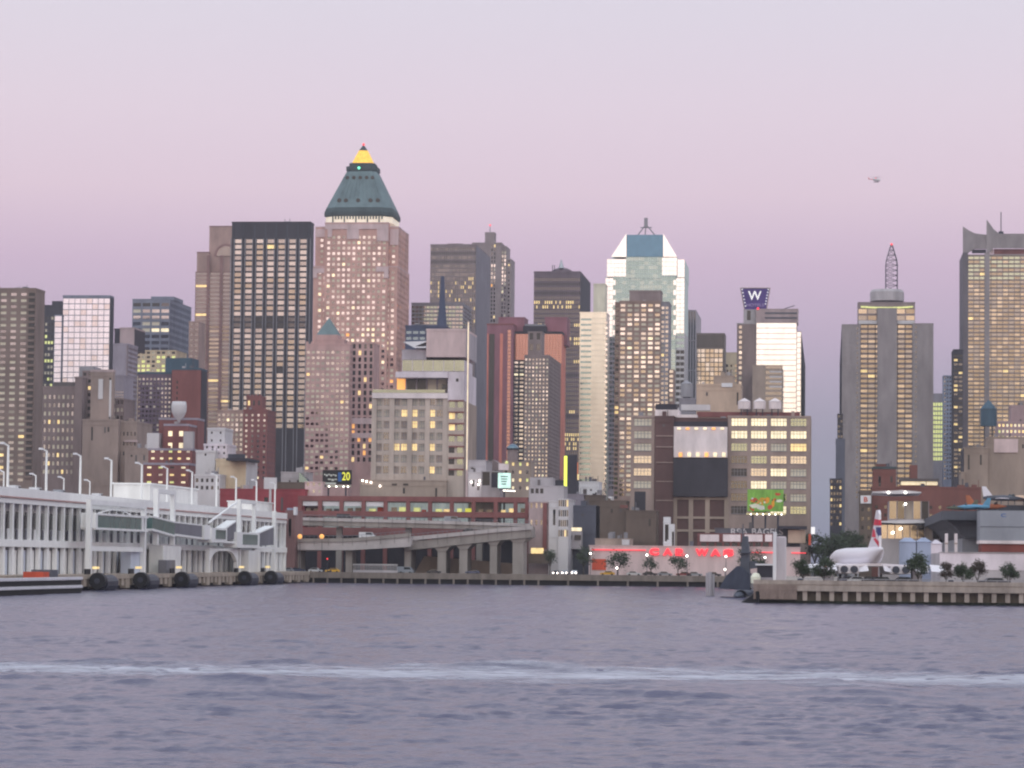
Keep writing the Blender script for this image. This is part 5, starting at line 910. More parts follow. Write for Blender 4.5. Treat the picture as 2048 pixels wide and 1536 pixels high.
# ================================================================ cruise terminal on the left pier
XT = -166.0; ZR = 21.2; YA, YB = 560.0, 913.0; WID = 46; D0 = 3.4
M('term', (.90, .89, .90), .5, nz=.06, s=.3, raw=True); M('term2', (.80, .78, .78), .6, nz=.12, s=.3, raw=True); M('term_blue', (186, 192, 208), .55, nz=.1); M('pipe', (170, 130, 128)); M('term_dk', (112, 110, 118)); M('gl_pier', (.10, .17, .16), .12, raw=True, spec=.6)
tm = thing('cruise_terminal', 'long white cruise terminal with columns, parapet roof and upper gallery', 'terminal', (XT, 735, D0))
zz = lambda px, py: P(px, py, Yat(px, py, XT)).z
ZB1, ZB0 = 10.6, 9.1                                # upper gallery floor band
part('roof_deck', MB().box(XT - WID + .41, XT - .41, YA, YB - .41, ZR - 2.2, ZR - 1.2), 'term2', tm); part('parapet', MB().box(XT - .4, XT, YA, YB, ZR - 1.8, ZR), 'term', tm); part('parapet', MB().box(XT - WID, XT - WID + .4, YA, YB - .41, ZR - 1.19, ZR), 'term', tm); part('end_parapet', MB().box(XT - WID + .4, XT - .4, YB - .4, YB, ZR - 1.19, ZR), 'term', tm)
part('eave_pipe', MB().tube((XT + .15, YA, ZR - 2.0), (XT + .15, YB, ZR - 2.0), .16, None, 6), 'pipe', tm); part('eave_beam', MB().box(XT - .9, XT - .1, YA, YB, ZR - 3.2, ZR - 2.21), 'term', tm)
part('rear_wall', MB().box(XT - WID + 1, XT - 3.2, YA, YB - 2, D0, ZR - 2.25), 'term2', tm); part('gallery_floor', MB().box(XT - 3.19, XT + .1, YA, YB, ZB0, ZB1), 'term', tm)
n_ = int((YB - YA) / 6.9)
for i in range(n_ + 1):
    y = YA + i*6.9
    part('column', MB().box(XT - .95, XT - .25, y - .55, y + .55, ZB1 + .01, ZR - 3.21), 'term', tm); part('lower_column', MB().box(XT - .9, XT - .1, y - .7, y + .7, D0, ZB0 - .01), 'term', tm)
    y2 = y + 3.45
    if y2 < YB - 3:
        dark = i in (0, 1, 3, 5, 6, 7, 8, 9, 11, 14, 20, 21, 27, 31, 32, 36); part('gallery_window', MB().box(XT - 1.9, XT - 1.8, y + .8, y + 6.1, ZB1 + 2.3, ZR - 4.8), 'dark' if dark else 'g_low', tm); part('gallery_panel', MB().box(XT - 1.85, XT - 1.7, y + .8, y + 6.1, ZB1 + .02, ZB1 + 2.2), 'term_dk' if i % 3 else 'term2', tm)
        part('bay_panel', MB().box(XT - 1.4, XT - 1.1, y + .8, y + 6.1, D0, ZB0 - .7), 'term_dk' if i in (24, 25, 26) else ('term_blue' if i % 2 else 'term'), tm)
        if i % 3 == 1: part('service_door', MB().box(XT - 1.08, XT - 1.0, y + 2, y + 4.2, D0, D0 + 3.6), 'tan2', tm)
part('end_wall', MB().box(XT - WID + 1, XT - 1, YB - 1.9, YB - 1.2, D0, ZR - 2.25), 'term', tm)
# brick tower at its inner end
b = B('brick_pier_tower', 'narrow red-brown brick tower at the inner end of the terminal', 578, 916); b.mass(571, 590, 1022, 916, 14, wm='eqred', cap=.3, name='brick_shaft'); b.box('blue_hatch', 574, 582, 1016, 1021.5, 917, 6, 'lblue'); b.box('white_unit', 587, 592, 1014, 1030, 914, 3, 'white'); b.done()
# roof lamps
def roof_lamp(x, y, h, label, group, r=.28):
    o = thing('roof_lamp', label, 'lamp post', (x, y, ZR - 1.2), group); part('post', MB().tube((x, y, ZR - 1.2), (x, y, ZR + h), r, r*.8, 8), 'term', o); part('arm', MB().tube((x, y, ZR + h - .1), (x - .7, y - .9, ZR + h + .35), .18, None, 6), 'term', o); part('lamp_head', MB().box(x - 1.4, x - .5, y - 1.5, y - .7, ZR + h + .2, ZR + h + .6), 'white', o)
for px in (15, 92, 160, 222, 283, 334, 384, 433, 472, 513, 550): roof_lamp(XT - .9, Yat(px, 985, XT - .9), 8.6, 'tall white lamp post on the river-side edge of the terminal roof', 'lamp posts along the terminal parapet')
for px, py in ((8, 935), (72, 940), (128, 946), (180, 953), (232, 958), (270, 961)): roof_lamp(XT - WID + 3, Yat(px, py, XT - WID + 3), 7.4, 'shorter white lamp post on the far edge of the terminal roof', 'lamp posts on the far side of the terminal roof', .2)
for px, bd, van, lb in ((30, 'c_white', 1, 'white van parked on the terminal roof behind the first lamp post'), (72, 'c_white', 1, 'white van parked on the terminal roof beside a short lamp post'), (120, 'c_silver', 1, 'silver van parked on the terminal roof'), (196, 'c_white', 1, 'white van on the roof behind the glazed boarding bridge'), (238, 'c_silver', 0, 'silver car on the terminal roof beside the lamp post'), (448, 'c_blue', 0, 'blue car on the roof behind the tall portal frame')):
    x = XT - 6; car(bd, lb, (x, Yat(px, 978, x), ZR - 1.19), R(90) if van else R(70), bool(van), 'vehicles parked on the terminal roof')
rb = thing('roof_structure', 'long white plant room on the terminal roof', 'roof structure', (XT - 20, 780, ZR - 1.2)); ya, yb = Yat(300, 985, XT - 14), Yat(395, 990, XT - 14); part('wall', MB().box(XT - 24, XT - 14, ya, yb, ZR - 1.18, ZR + 5.4), 'term2', rb); part('roof', MB().box(XT - 24.4, XT - 13.6, ya - .4, yb + .4, ZR + 5.41, ZR + 5.8), 'term', rb)
rb = thing('roof_structure', 'small pale plant room on the roof near the brick tower', 'roof structure', (XT - 8, 870, ZR - 1.2)); ya, yb = Yat(508, 1000, XT - 6), Yat(545, 1005, XT - 6); part('wall', MB().box(XT - 14, XT - 6, ya, yb, ZR - 1.18, ZR + 3.0), 'term2', rb); part('roof', MB().box(XT - 14.3, XT - 5.7, ya - .3, yb + .3, ZR + 3.01, ZR + 3.3), 'term', rb)
# pier apron with piles
ap = thing('pier_apron', 'concrete apron of the cruise pier with tan edge beam over dark piles', 'pier', (XT, 735, 0)); XE = XT + 9
M('edge', (160, 146, 134), nz=.25, s=.5)
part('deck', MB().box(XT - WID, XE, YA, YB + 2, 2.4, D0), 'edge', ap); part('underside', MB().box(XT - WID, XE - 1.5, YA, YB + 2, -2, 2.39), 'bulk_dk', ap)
for i in range(72): y = YA + 2 + i*4.9; part('pile', MB().box(XE - 1.45, XE - .1, y - (1.3 if i % 3 else 1.9), y + (1.3 if i % 3 else 1.9), .9 if i % 3 else .3, 2.38), 'edge', ap)
# round rubber fenders and mooring
for px, lb in ((181, 'big dark round fender below the glazed bridge post'), (268, 'big dark round fender below the bridge tower'), (350, 'big dark round fender below the second portal frame'), (477, 'big dark round fender below the arched gantry'), (530, 'big dark round fender near the pier end')):
    y = Yat(px, 1160, XE + .5); o = thing('pier_fender', lb, 'fender', (XE + 1.5, y, 0), 'round fenders along the cruise pier')
    part('tyre', MB().tube((XE + 2.2, y - 1.2, 2.1), (XE + 2.2, y + 1.2, 2.1), 1.75, None, 20), 'rubber', o); part('rim', MB().tube((XE + 2.2, y - 1.35, 2.1), (XE + 2.2, y - 1.21, 2.1), .6, None, 14), 'dmetal', o); part('housing', MB().tube((XE + 1.9, y + 3, 1.5), (XE + 1.9, y + 12, 1.5), 1.7, 1.9, 12), 'dmetal', o); part('axle', MB().tube((XE + 2.1, y + 1.21, 1.8), (XE + 2.0, y + 3, 1.6), .5), 'dmetal', o); part('back_plate', MB().box(XE - .4, XE - .02, y - 2.2, y + 2.2, 3.45, 4.6), 'rubber', o); part('marker', MB().box(XE - .4, XE + .4, y + 5, y + 8, 4.6, 5.1), 'lit_y', o)
# boarding bridges
XB = XT + 4.5
def portal(o, ya, yb, z0, z1, w=.5, x=XB, leg0=D0):
    for y in (ya, yb): part('leg', MB().box(x - w, x + w, y - w*1.5, y + w*1.5, leg0, z1), 'term', o)
    part('crossbeam', MB().box(x - w*.98, x + w*.98, ya + w*1.51, yb - w*1.51, z1 - w*2, z1), 'term', o)
Yb = lambda px, py: Yat(px, py, XB)
g = thing('boarding_bridge', 'white boarding bridge with long glazed box between two tall posts', 'boarding bridge', (XB, Yb(230, 1120), D0), 'passenger boarding bridges on the cruise pier')
ya, yb = Yb(178, 1060), Yb(287, 1060); portal(g, ya, yb, D0, ZR - 1.4, .55)
za, zc = P(230, 1058, Yb(230, 1058)).z, P(230, 1032, Yb(230, 1032)).z
part('glazed_box', MB().box(XB - 2, XB + 1.2, ya + 1.2, yb - 5, za, zc), 'gl_pier', g)
for z in (za - .35, zc - .1): part('box_rail', MB().box(XB - 2.1, XB + 1.4, ya + .9, yb - 1, z, z + .45), 'term', g)
for y in (ya + 1.5, yb - 6.5): part('box_end', MB().box(XB - 2.05, XB + 1.35, y - .9, y + .9, za, zc), 'term', g)
zb_ = P(230, 1098, Yb(230, 1098)).z; part('lower_beam', MB().box(XB - .4, XB + .4, ya, yb - 2, zb_ - .55, zb_ + .5), 'term', g)
for a, c in ((.15, .45), (.75, .55)): part('brace', MB().tube((XB, ya + (yb-ya)*a, zc + .4), (XB, ya + (yb-ya)*c, ZR - 3), .15, None, 5), 'term', g)
part('stair_tower', MB().box(XB - 3, XB - .6, yb - 10, yb + 1, D0, zb_ - .6), 'term_blue', g)
g = thing('boarding_bridge', 'sloping glazed boarding bridge hung from a tall square portal frame', 'boarding bridge', (XB, Yb(330, 1120), D0), 'passenger boarding bridges on the cruise pier')
ya, yb = Yb(313, 1000), Yb(346, 1000); zt = P(330, 979, Yb(330, 979)).z; portal(g, ya, yb, D0, zt, .55, leg0=P(330, 1090, Yb(330, 1090)).z)
pts = [(Yb(295, 1040), P(295, 1035, Yb(295, 1035)).z), (Yb(340, 1050), P(340, 1046, Yb(340, 1046)).z), (Yb(395, 1050), P(395, 1052, Yb(395, 1052)).z)]
for (y0, z0), (y1, z1), m in ((pts[0], pts[1], 'gl_pier'), (pts[1], pts[2], 'term_dk')):
    part('walkway', MB().side([(y0 + .05, z0 - 2.6), (y1 - .05, z1 - 2.9), (y1 - .05, z1), (y0 + .05, z0)], XB - 1.6, XB + 1.2), m, g); part('walkway_rail', MB().side([(y0, z0 + .02), (y1, z1 + .02), (y1, z1 + .4), (y0, z0 + .4)], XB - 1.7, XB + 1.3), 'term', g); part('walkway_base', MB().side([(y0, z0 - 3.1), (y1, z1 - 3.4), (y1, z1 - 2.92), (y0, z0 - 2.62)], XB - 1.7, XB + 1.3), 'term', g)
part('cab', MB().box(XB - 1.8, XB + 1.8, pts[2][0] + .1, pts[2][0] + 8, pts[2][1] - 3.4, pts[2][1] + .3), 'term', g); part('base_house', MB().box(XB - 3, XB + .5, Yb(322, 1120), Yb(358, 1120), D0, P(340, 1092, Yb(340, 1092)).z), 'term2', g); part('machine', MB().box(XB + 1, XB + 3, Yb(308, 1140), Yb(326, 1140), D0, D0 + 3.2), 'term_dk', g)
g = thing('boarding_bridge', 'boarding bridge with square glazed cab on an arched white gantry', 'boarding bridge', (XB, Yb(440, 1120), D0), 'passenger boarding bridges on the cruise pier')
ya, yb = Yb(416, 1110), Yb(472, 1110); zb2 = P(440, 1100, Yb(440, 1100)).z
for y in (ya, yb): part('leg', MB().box(XB - .5, XB + .5, y - .8, y + .8, D0, zb2), 'term', g)
arc = [(ya + .8 + (yb-ya-1.6)*t, zb2 - 3.2 + 3*(1 - (2*t-1)**4)) for t in [i/14 for i in range(15)]]
part('arch', MB().side([(y, z) for y, z in arc] + [(yb - .8, zb2 + .4), (ya + .8, zb2 + .4)], XB - .45, XB + .45), 'term', g)
for px0, px1, t, u in ((407, 438, 1059, 1081), (458, 504, 1068, 1092)):
    y0, y1 = Yb(px0, 1070), Yb(px1, 1070); z1, z0 = P((px0+px1)/2, t, Yb((px0+px1)/2, t)).z, P((px0+px1)/2, u, Yb((px0+px1)/2, u)).z
    cb = part('cab', MB().box(XB - 1.6, XB + 2.2, y0, y1, z0 - .5, z1 + .4), 'term', g); part('cab_window', MB().box(XB + 2.21, XB + 2.3, y0 + (y1-y0)*.25, y1 - (y1-y0)*.1, z0 + .4, z1 - .1), 'gl_pier', cb)
    y2 = y1 + (16 if px0 < 420 else 26); part('walkway', MB().side([(y1 + .1, z0), (y2, z0 + .6), (y2, z1 + 2.4), (y1 + .1, z1)], XB - 1.2, XB + 1.4), 'term_dk', g); part('walkway_rail', MB().side([(y1 + .1, z1 + .02), (y2, z1 + 2.42), (y2, z1 + 2.8), (y1 + .1, z1 + .4)], XB - 1.3, XB + 1.5), 'term', g); part('walkway_base', MB().box(XB - 1.3, XB + 1.6, y1, y2, z0 - .6, z0 - .05), 'term', g)
part('boom', MB().tube((XB, Yb(418, 1045), P(418, 1045, Yb(418, 1045)).z), (XB, Yb(474, 1004), P(474, 1004, Yb(474, 1004)).z), .28, None, 6), 'term', g)
g = thing('portal_frame', 'tall white square portal frame near the pier end', 'gantry', (XB, Yb(496, 1120), D0)); ya, yb = Yb(480, 1010), Yb(510, 1010); portal(g, ya, yb, D0, P(495, 1000, Yb(495, 1000)).z, .5, XB - .2); yc = Yb(550, 1030); part('leg', MB().box(XB - .7, XB + .3, yc - .8, yc + .8, D0, P(550, 1022, yc).z), 'term', g)
part('machine_room', MB().box(XB - .6, XB + 2, Yb(483, 1130), Yb(505, 1130), D0, D0 + 6), 'term2', g)
# floating dock at the left edge
fd = thing('floating_dock', 'floating dock with two white wavy railings at the terminal corner', 'dock', (XE + 6, 630, 0)); xa = XE + 2; y0, y1 = 480, Yat(94, 1170, xa)
part('hull', MB().box(xa, xa + 7, y0, y1, -.5, 2.6), 'bulk_dk', fd); part('hut', MB().box(xa + 1, xa + 5, Yat(36, 1150, xa), Yat(48, 1150, xa), 2.61, 4.2), 'bb_red', fd); part('hut', MB().box(xa + 1, xa + 5, Yat(52, 1150, xa), Yat(66, 1150, xa), 2.61, 4.6), 'dgrey', fd)
for z in (1.0, 2.6):
    a = MB(); y = y0; i = 0
    while y < y1: a.box(xa + 7.02, xa + 7.3, y, min(y + 1.05, y1), z + (.12 if i % 2 else 0), z + .5 + (.12 if i % 2 else 0)); y += 1.06; i += 1
    part('railing', a, 'white', fd)
# ================================================================ museum pier on the right
YP = 547.0; ZD = 3.5; xl = PX(1507, 1190, YP)
pr_ = thing('museum_pier', 'concrete museum pier with square piles and slatted timber corner', 'pier', (40, YP, 0)); M('pier_c', (150, 138, 132), nz=.3, s=.6); M('slat', (146, 128, 122), nz=.3, s=1.5); M('weed', (.02, .024, .018), .9, raw=True, nz=.4, s=1)
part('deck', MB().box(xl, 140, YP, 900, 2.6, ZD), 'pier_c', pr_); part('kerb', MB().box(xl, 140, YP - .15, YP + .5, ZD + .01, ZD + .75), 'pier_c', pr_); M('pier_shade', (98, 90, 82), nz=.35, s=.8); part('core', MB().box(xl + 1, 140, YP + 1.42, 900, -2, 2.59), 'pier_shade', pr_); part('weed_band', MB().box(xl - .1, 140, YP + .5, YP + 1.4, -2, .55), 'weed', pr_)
xs = PX(1594, 1190, YP); n_ = 34
for i in range(n_): x = xl + (xs - xl)*i/n_; part('slat', MB().box(x + .02, x + (xs-xl)/n_ - .05, YP - .45 - .05*(i % 3), YP - .2, .7 + .1*random.random(), 3.45), 'slat', pr_)
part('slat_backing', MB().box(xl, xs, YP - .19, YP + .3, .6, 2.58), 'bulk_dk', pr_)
i = 0; x = xs + 1.0
while x < 60: part('pile', MB().box(x, x + .85, YP + .05, YP + 1.3, .56, 2.59), 'pier_c', pr_); x += 2.42
part('edge_beam', MB().box(xs, 140, YP - .3, YP - .02, 2.3, 3.3), 'pier_c', pr_)
single('fender_float', MB().loft([[(xl - 3, YP + 6, -.6), (xl + 1, YP - 1.2, -.6), (xl + 1.4, YP - .6, -.6), (xl + .4, YP + 7, -.6)], [(xl - 2.0, YP + 6, .5), (xl + .6, YP - 1, 2.2), (xl + 1, YP - .6, 2.2), (xl + .4, YP + 7, 1.2)]]), 'rubber', 'dark sloping rubber fender at the slatted pier corner', 'fender')
# white pylon and kiosk
p0, p1 = PX(1546, 1100, 556), PX(1553, 1100, 556); zt = PZ(1550, 1066, 556); py_ = thing('white_pylon', 'tall white ribbed pylon standing at the pier corner', 'pylon', (p0, 556, ZD)); part('narrow_panel', MB().box(p0, p1, 556, 558, ZD, zt + .2), 'white', py_); part('wide_panel', MB().box(p1 + .05, PX(1571, 1100, 556), 556.5, 560, ZD, zt - .6), 'hospw', py_)
for i in range(6): x = p1 + .3 + i*.28; part('rib', MB().box(x, x + .1, 556.35, 556.48, ZD, zt - .8), 'offwhite', py_)
ks = thing('pier_kiosk', 'low dark-windowed kiosk with thin white roof beside the pylon', 'kiosk', (PX(1530, 1150, 566), 566, ZD)); xa, xb = PX(1514, 1150, 566), PX(1545, 1150, 566); part('wall', MB().box(xa, xb, 566, 570, ZD, PZ(1530, 1131, 566)), 'dkwall', ks); part('roof', MB().box(xa - .3, xb, 565.5, 570.5, PZ(1530, 1131, 566) + .01, PZ(1530, 1127.5, 566)), 'white', ks); part('counter', MB().box(xa, xb, 565.6, 565.98, ZD, ZD + 1.1), 'sidegrey', ks); part('yellow_shelter', MB().lathe((xa - .2, 564.5, ZD), [(.9, 0), (.95, 1.2), (.6, 1.8), (.05, 2)], 10), 'bb_cream', ks)
# ---------------------------------------------------------------- delta-winged airliner
M('airw', (214, 208, 218), .35, nz=.05, spec=.5); M('air_under', (150, 140, 146), .4); M('tail_red', (190, 50, 70)); M('tail_blue', (58, 62, 110))
al_ = link('delta_jet_airliner', None); tag(al_, 'white delta-winged jet airliner with red and blue tail fin on the pier', 'airliner')
tp = P(1766, 1098, 562); ANG = R(8.5)                # tail cone tip; nose points inland and a little left
S = 1.06; al_.location = (tp.x, tp.y, ZD); al_.rotation_euler = (0, 0, ANG); BASE[al_] = (0, 0, 0)
ax = PZ(1766, 1098, 562) - ZD                       # height of the tail tip above the deck
def ring(y, r, z, n=18, sx_=1): return [(math.cos(2*math.pi*j/n)*r*sx_, y, z + math.sin(2*math.pi*j/n)*r) for j in range(n)]
secs = [(0, .05, ax), (2, .45, ax - .15), (6, 1.15, ax - .75), (10, 1.6, ax - 1.25), (15, 1.75, ax - 1.5), (40, 1.75, ax - 1.5), (50, 1.5, ax - 1.5), (56, 1.0, ax - 1.7), (60, .5, ax - 2.0), (62.5, .06, ax - 2.3)]
part('fuselage', MB().loft([list(reversed(ring(y*S, r*S*1.0, z))) for y, r, z in secs]), 'airw', al_, True)
wz = ax - 2.9
out = [(0, 46), (-2.2, 40), (-6.5, 27), (-12.8, 15), (-12.8, 10.5), (-1, 8.5), (1, 8.5), (12.8, 10.5), (12.8, 15), (6.5, 27), (2.2, 40)]
part('wing', MB().loft([[(x*S, y*S, wz - .25 - abs(x)*.03) for x, y in out], [(x*S, y*S, wz + .3 - abs(x)*.055) for x, y in out]]), 'airw', al_)
fin = [(17, ax - .2), (3.0, ax + .2), (3.6, ax + 6.6), (4.4, ax + 7.3), (6.6, ax + 7.3), (12, ax + 2.2)]
fn = part('tail_fin', MB().loft([[(-.22, y, z) for y, z in fin], [(.22, y, z) for y, z in fin]]), 'airw', al_)
for pl, m in (([(3.3, ax + 4.4), (9.2, ax + 4.5), (8.0, ax + 5.7), (3.5, ax + 5.5)], 'tail_red'), ([(3.2, ax + 2.2), (6.4, ax + 3.2), (6.6, ax + 4.1), (3.3, ax + 4.1)], 'tail_blue'), ([(6.6, ax + 2.2), (11.4, ax + 2.3), (9.8, ax + 3.9), (8.0, ax + 3.6)], 'tail_red'), ([(3.2, ax + .4), (9.6, ax + 1.9), (7.2, ax + 2.1), (3.2, ax + 1.4)], 'tail_red')):
    part('tail_marking', MB().loft([[(-.25, y, z) for y, z in pl], [(.25, y, z) for y, z in pl]]), m, fn)
for sx_ in (-1, 1):
    part('engine_nacelle', MB().loft([[(sx_*4.9 - 1.9, 9.2, wz - 1.7), (sx_*4.9 + 1.9, 9.2, wz - 1.7), (sx_*4.9 + 1.9, 9.2, wz - .2), (sx_*4.9 - 1.9, 9.2, wz - .2)][::-1], [(sx_*4.9 - 1.9, 22, wz - 1.9), (sx_*4.9 + 1.9, 22, wz - 1.9), (sx_*4.9 + 1.9, 22, wz - .2), (sx_*4.9 - 1.9, 22, wz - .2)][::-1]]), 'airw', al_)
    for u0, u1 in ((1.4, 2.9), (7.0, 9.6), (9.8, 12.6)):
        part('elevon', MB().loft([[(sx_*x*S, y, z) for x, y, z in ((u0, 9.3, wz + .1), (u1, 10.3, wz - .1), (u1, 10.1, wz - .3), (u0, 9.1, wz - .1))], [(sx_*x*S, y, z) for x, y, z in ((u0, 7.2, wz - 1.1), (u1, 8.6, wz - 1.3), (u1, 8.5, wz - 1.4), (u0, 7.1, wz - 1.2))]]), 'airw', al_)
    for q_ in (-.95, .95): part('exhaust', MB().tube((sx_*4.9 + q_, 8.6, wz - .95), (sx_*4.9 + q_, 9.3, wz - .95), .7, None, 12), 'dmetal', al_)
    part('main_gear', MB().tube((sx_*4, 26, 0), (sx_*4, 26, wz), .25, None, 8).tube((sx_*4 - .5, 26, .6), (sx_*4 + .5, 26, .6), .6, None, 12), 'dgrey', al_)
part('nose_gear', MB().tube((0, 46, 0), (0, 46, ax - 2.5), .2, None, 8), 'dgrey', al_); part('tail_light', MB().ball((-9.5, 8.3, wz - .3), .25), 'neon_o', al_)
for sx_ in (-1, 1): part('support_trestle', MB().box(sx_*8.4 - .9, sx_*8.4 + .9, 11, 13, 0, wz - .7), 'wgrey', al_)
# ---------------------------------------------------------------- pier trees
for i, (px, pyt, Y, r, lf_, lb) in enumerate(((1606, 1117, 558, 1.8, 'leaf', 'dense dark green tree under the airliner wing tip'), (1648, 1116, 557, 2.2, 'leaf', 'wide dense tree in front of the airliner wing'), (1836, 1108, 560, 2.3, 'leaf', 'broad green tree right of the airliner tail'), (1892, 1124, 556, 1.5, 'leaf_red', 'small reddish tree before the white shed, left one of a row'), (1926, 1128, 553, 1.9, 'leaf', 'small spreading green tree before the white shed'), (1955, 1120, 556, 1.7, 'leaf_red', 'small upright reddish tree before the white shed'), (2018, 1126, 554, 1.7, 'leaf', 'small green tree alone at the end of the shed row'))):
    zt = PZ(px, pyt, Y); tree('pier_tree', lb.replace('left one of a row', 'beside the spreading green one'), (PX(px, 1160, Y), Y, ZD), zt - ZD, r * 1.02, lf_, 60 + i, 2000, .22, 'small trees on the museum pier')
# ---------------------------------------------------------------- white shed and aircraft carrier stern
sh = thing('white_shed', 'long low white shed with plain walls on the museum pier', 'shed', (PX(1960, 1150, 590), 590, ZD)); xa = PX(1880, 1120, 590); part('wall', MB().box(xa, 90, 590, 640, ZD, PZ(1960, 1106, 590)), 'wgrey', sh); part('upper_cladding', MB().box(xa - .06, 90, 589.9, 589.99, PZ(1960, 1140, 590), PZ(1960, 1107, 590)), 'hospw', sh); part('coping', MB().box(xa - .2, 90, 589.7, 590.3, PZ(1960, 1106, 590) + .01, PZ(1960, 1104.5, 590)), 'wgrey', sh)
cv = thing('aircraft_carrier', 'grey aircraft carrier stern with overhanging flight deck and elevator panel', 'aircraft carrier', (PX(1990, 1100, 660), 660, 0)); M('navy', (134, 136, 146), nz=.15); M('navy_dk', (78, 80, 90), nz=.25); M('rust', (120, 66, 62))
Yc = 655; xw = PX(1960, 1060, Yc)
part('elevator_panel', MB().box(xw, 80, Yc, Yc + 14, PZ(2000, 1081, Yc), PZ(2000, 1021, Yc)), 'navy', cv); part('panel_seam', MB().box(xw - .03, 80, Yc - .08, Yc - .01, PZ(2000, 1054, Yc), PZ(2000, 1053, Yc)), 'navy_dk', cv); part('pale_sill', MB().box(xw - .1, 80, Yc - .3, Yc + 13, PZ(2000, 1087.5, Yc), PZ(2000, 1081, Yc) - .01), 'beige_w', cv); part('rust_skirt', MB().box(xw + .3, 80, Yc + .2, Yc + 13, PZ(2000, 1104, Yc), PZ(2000, 1088, Yc)), 'rust', cv)
zf0, zf1 = PZ(1920, 1040, Yc + 15), PZ(1920, 1022, Yc + 15); x2 = PX(1884, 1030, Yc + 15)
part('flight_deck', MB().box(x2, 90, Yc + 14.1, Yc + 230, zf0, zf1), 'navy_dk', cv)
part('stern_slope', MB().slab([(PX(1930, 1080, Yc + 16), PZ(1940, 1076, Yc + 16)), (90, PZ(1940, 1076, Yc + 16)), (90, zf0 - .02), (x2 + 1, zf0 - .02), (x2 + 3, zf0 - 1.4)], Yc + 18, Yc + 225), 'navy_dk', cv); part('hull', MB().box(PX(1925, 1090, Yc + 20), 90, Yc + 22, Yc + 220, -2, PZ(1940, 1076, Yc + 16) - .02), 'navy', cv)
part('deck_house', MB().box(PX(1962, 1010, Yc + 40), 80, Yc + 40, Yc + 60, zf1 + .01, zf1 + 1.9), 'navy_dk', cv)
text('number_mark', 'C', cv, 'bb_blue', PX(2002, 1030, Yc), PX(2012, 1030, Yc), PZ(2007, 1034, Yc), PZ(2007, 1027, Yc), Yc - .03, .02)
def deck_jet(px, py, Y, rotz, mat, mat2, label, s=1.0):
    c = P(px, py, Y); o = link('deck_jet', None, None, (c.x, c.y, zf1 + (1.9 if py < 1000 else .02))); tag(o, label, 'jet', 'aircraft parked on the carrier deck'); o.rotation_euler = (0, 0, rotz); BASE[o] = (0, 0, 0)
    part('fuselage', MB().loft([[(x*s, math.cos(2*math.pi*j/10)*r*s, (1.5 + math.sin(2*math.pi*j/10)*r)*s) for j in range(10)] for x, r in ((-5, .3), (-4, .55), (0, .75), (3, .6), (5.4, .08))]), mat, o, True)
    part('wing', MB().loft([[(x*s, y*s, z*s) for x, y in ((-2.2, -3.6), (-.8, -3.6), (1.8, 0), (-.8, 3.6), (-2.2, 3.6))] for z in (1.3, 1.5)]), mat2, o)
    part('tail_fin', MB().loft([[(x*s, y*s, z*s) for x, z in ((-5, 1.8), (-2.6, 1.9), (-4.4, 4.2), (-5.4, 4.2))] for y in (.1, -.1)]), mat2, o); part('canopy', MB().ball((2.6*s, 0, 2.05*s), .5*s), 'car_glass', o, True)
    for x, y in ((3, 0), (-1, 1.2), (-1, -1.2)): part('gear_leg', MB().tube((x*s, y*s, 0), (x*s, y*s, 1.2*s), .12, None, 5), 'dgrey', o)
M('jet_blue', (92, 138, 168)); M('jet_orange', (164, 100, 74)); M('jet_tan', (200, 170, 150)); M('jet_olive', (96, 100, 90))
deck_jet(1948, 1006, 680, R(200), 'jet_blue', 'jet_blue', 'bright blue parked jet at the end of the carrier deck', .75); deck_jet(1972, 1000, 690, R(330), 'jet_orange', 'jet_orange', 'orange-red parked jet on the carrier deck', .95); deck_jet(2006, 998, 688, R(20), 'navy_dk', 'airw', 'dark jet with upright white tail on the carrier deck', .95); deck_jet(2042, 998, 694, R(160), 'jet_tan', 'jet_tan', 'tan parked jet on the carrier deck beside the white-tailed one', 1.0); deck_jet(1924, 1014, 690, R(190), 'jet_olive', 'jet_olive', 'olive parked jet at the overhanging deck edge', .7)
# blue-white tents and posts on the pier
for a, c, t, u, m, lb in ((1800, 1832, 1078, 1104, 'lblue', 'pale blue square tent beside the airliner tail'), (1834, 1862, 1078, 1108, 'lblue', 'pale blue square tent next to the pale posts'), (1862, 1884, 1082, 1106, 'hospw', 'pale grey square tent between the blue tent and pale posts')):
    Y = 640; o = thing('event_tent', lb, 'tent', (PX((a+c)/2, 1120, Y), Y, ZD), 'tents on the museum pier'); xa, xb = PX(a, t, Y), PX(c, t, Y); z1 = PZ((a+c)/2, t, Y); part('wall', MB().box(xa, xb, Y, Y + 8, ZD, z1 - .6), m, o); part('roof', MB().loft([[(xa - .2, Y - .2, z1 - .59), (xb + .2, Y - .2, z1 - .59), (xb + .2, Y + 8.2, z1 - .59), (xa - .2, Y + 8.2, z1 - .59)], [(xa + 1, Y + 3, z1 + .3), (xb - 1, Y + 3, z1 + .3), (xb - 1, Y + 5, z1 + .3), (xa + 1, Y + 5, z1 + .3)]]), m, o)
for a in (1893, 1912): o = single('pale_post', MB().box(PX(a - 3, 1080, 650), PX(a + 3, 1080, 650), 650, 651, ZD, PZ(a, 1067, 650)), 'beige_w', 'square pale banded post behind the white shed', 'post', 'pale posts behind the white shed'); part('band', MB().box(PX(a - 3.3, 1080, 650), PX(a + 3.3, 1080, 650), 649.8, 651.2, PZ(a, 1088, 650), PZ(a, 1086, 650)), 'tan2', o)
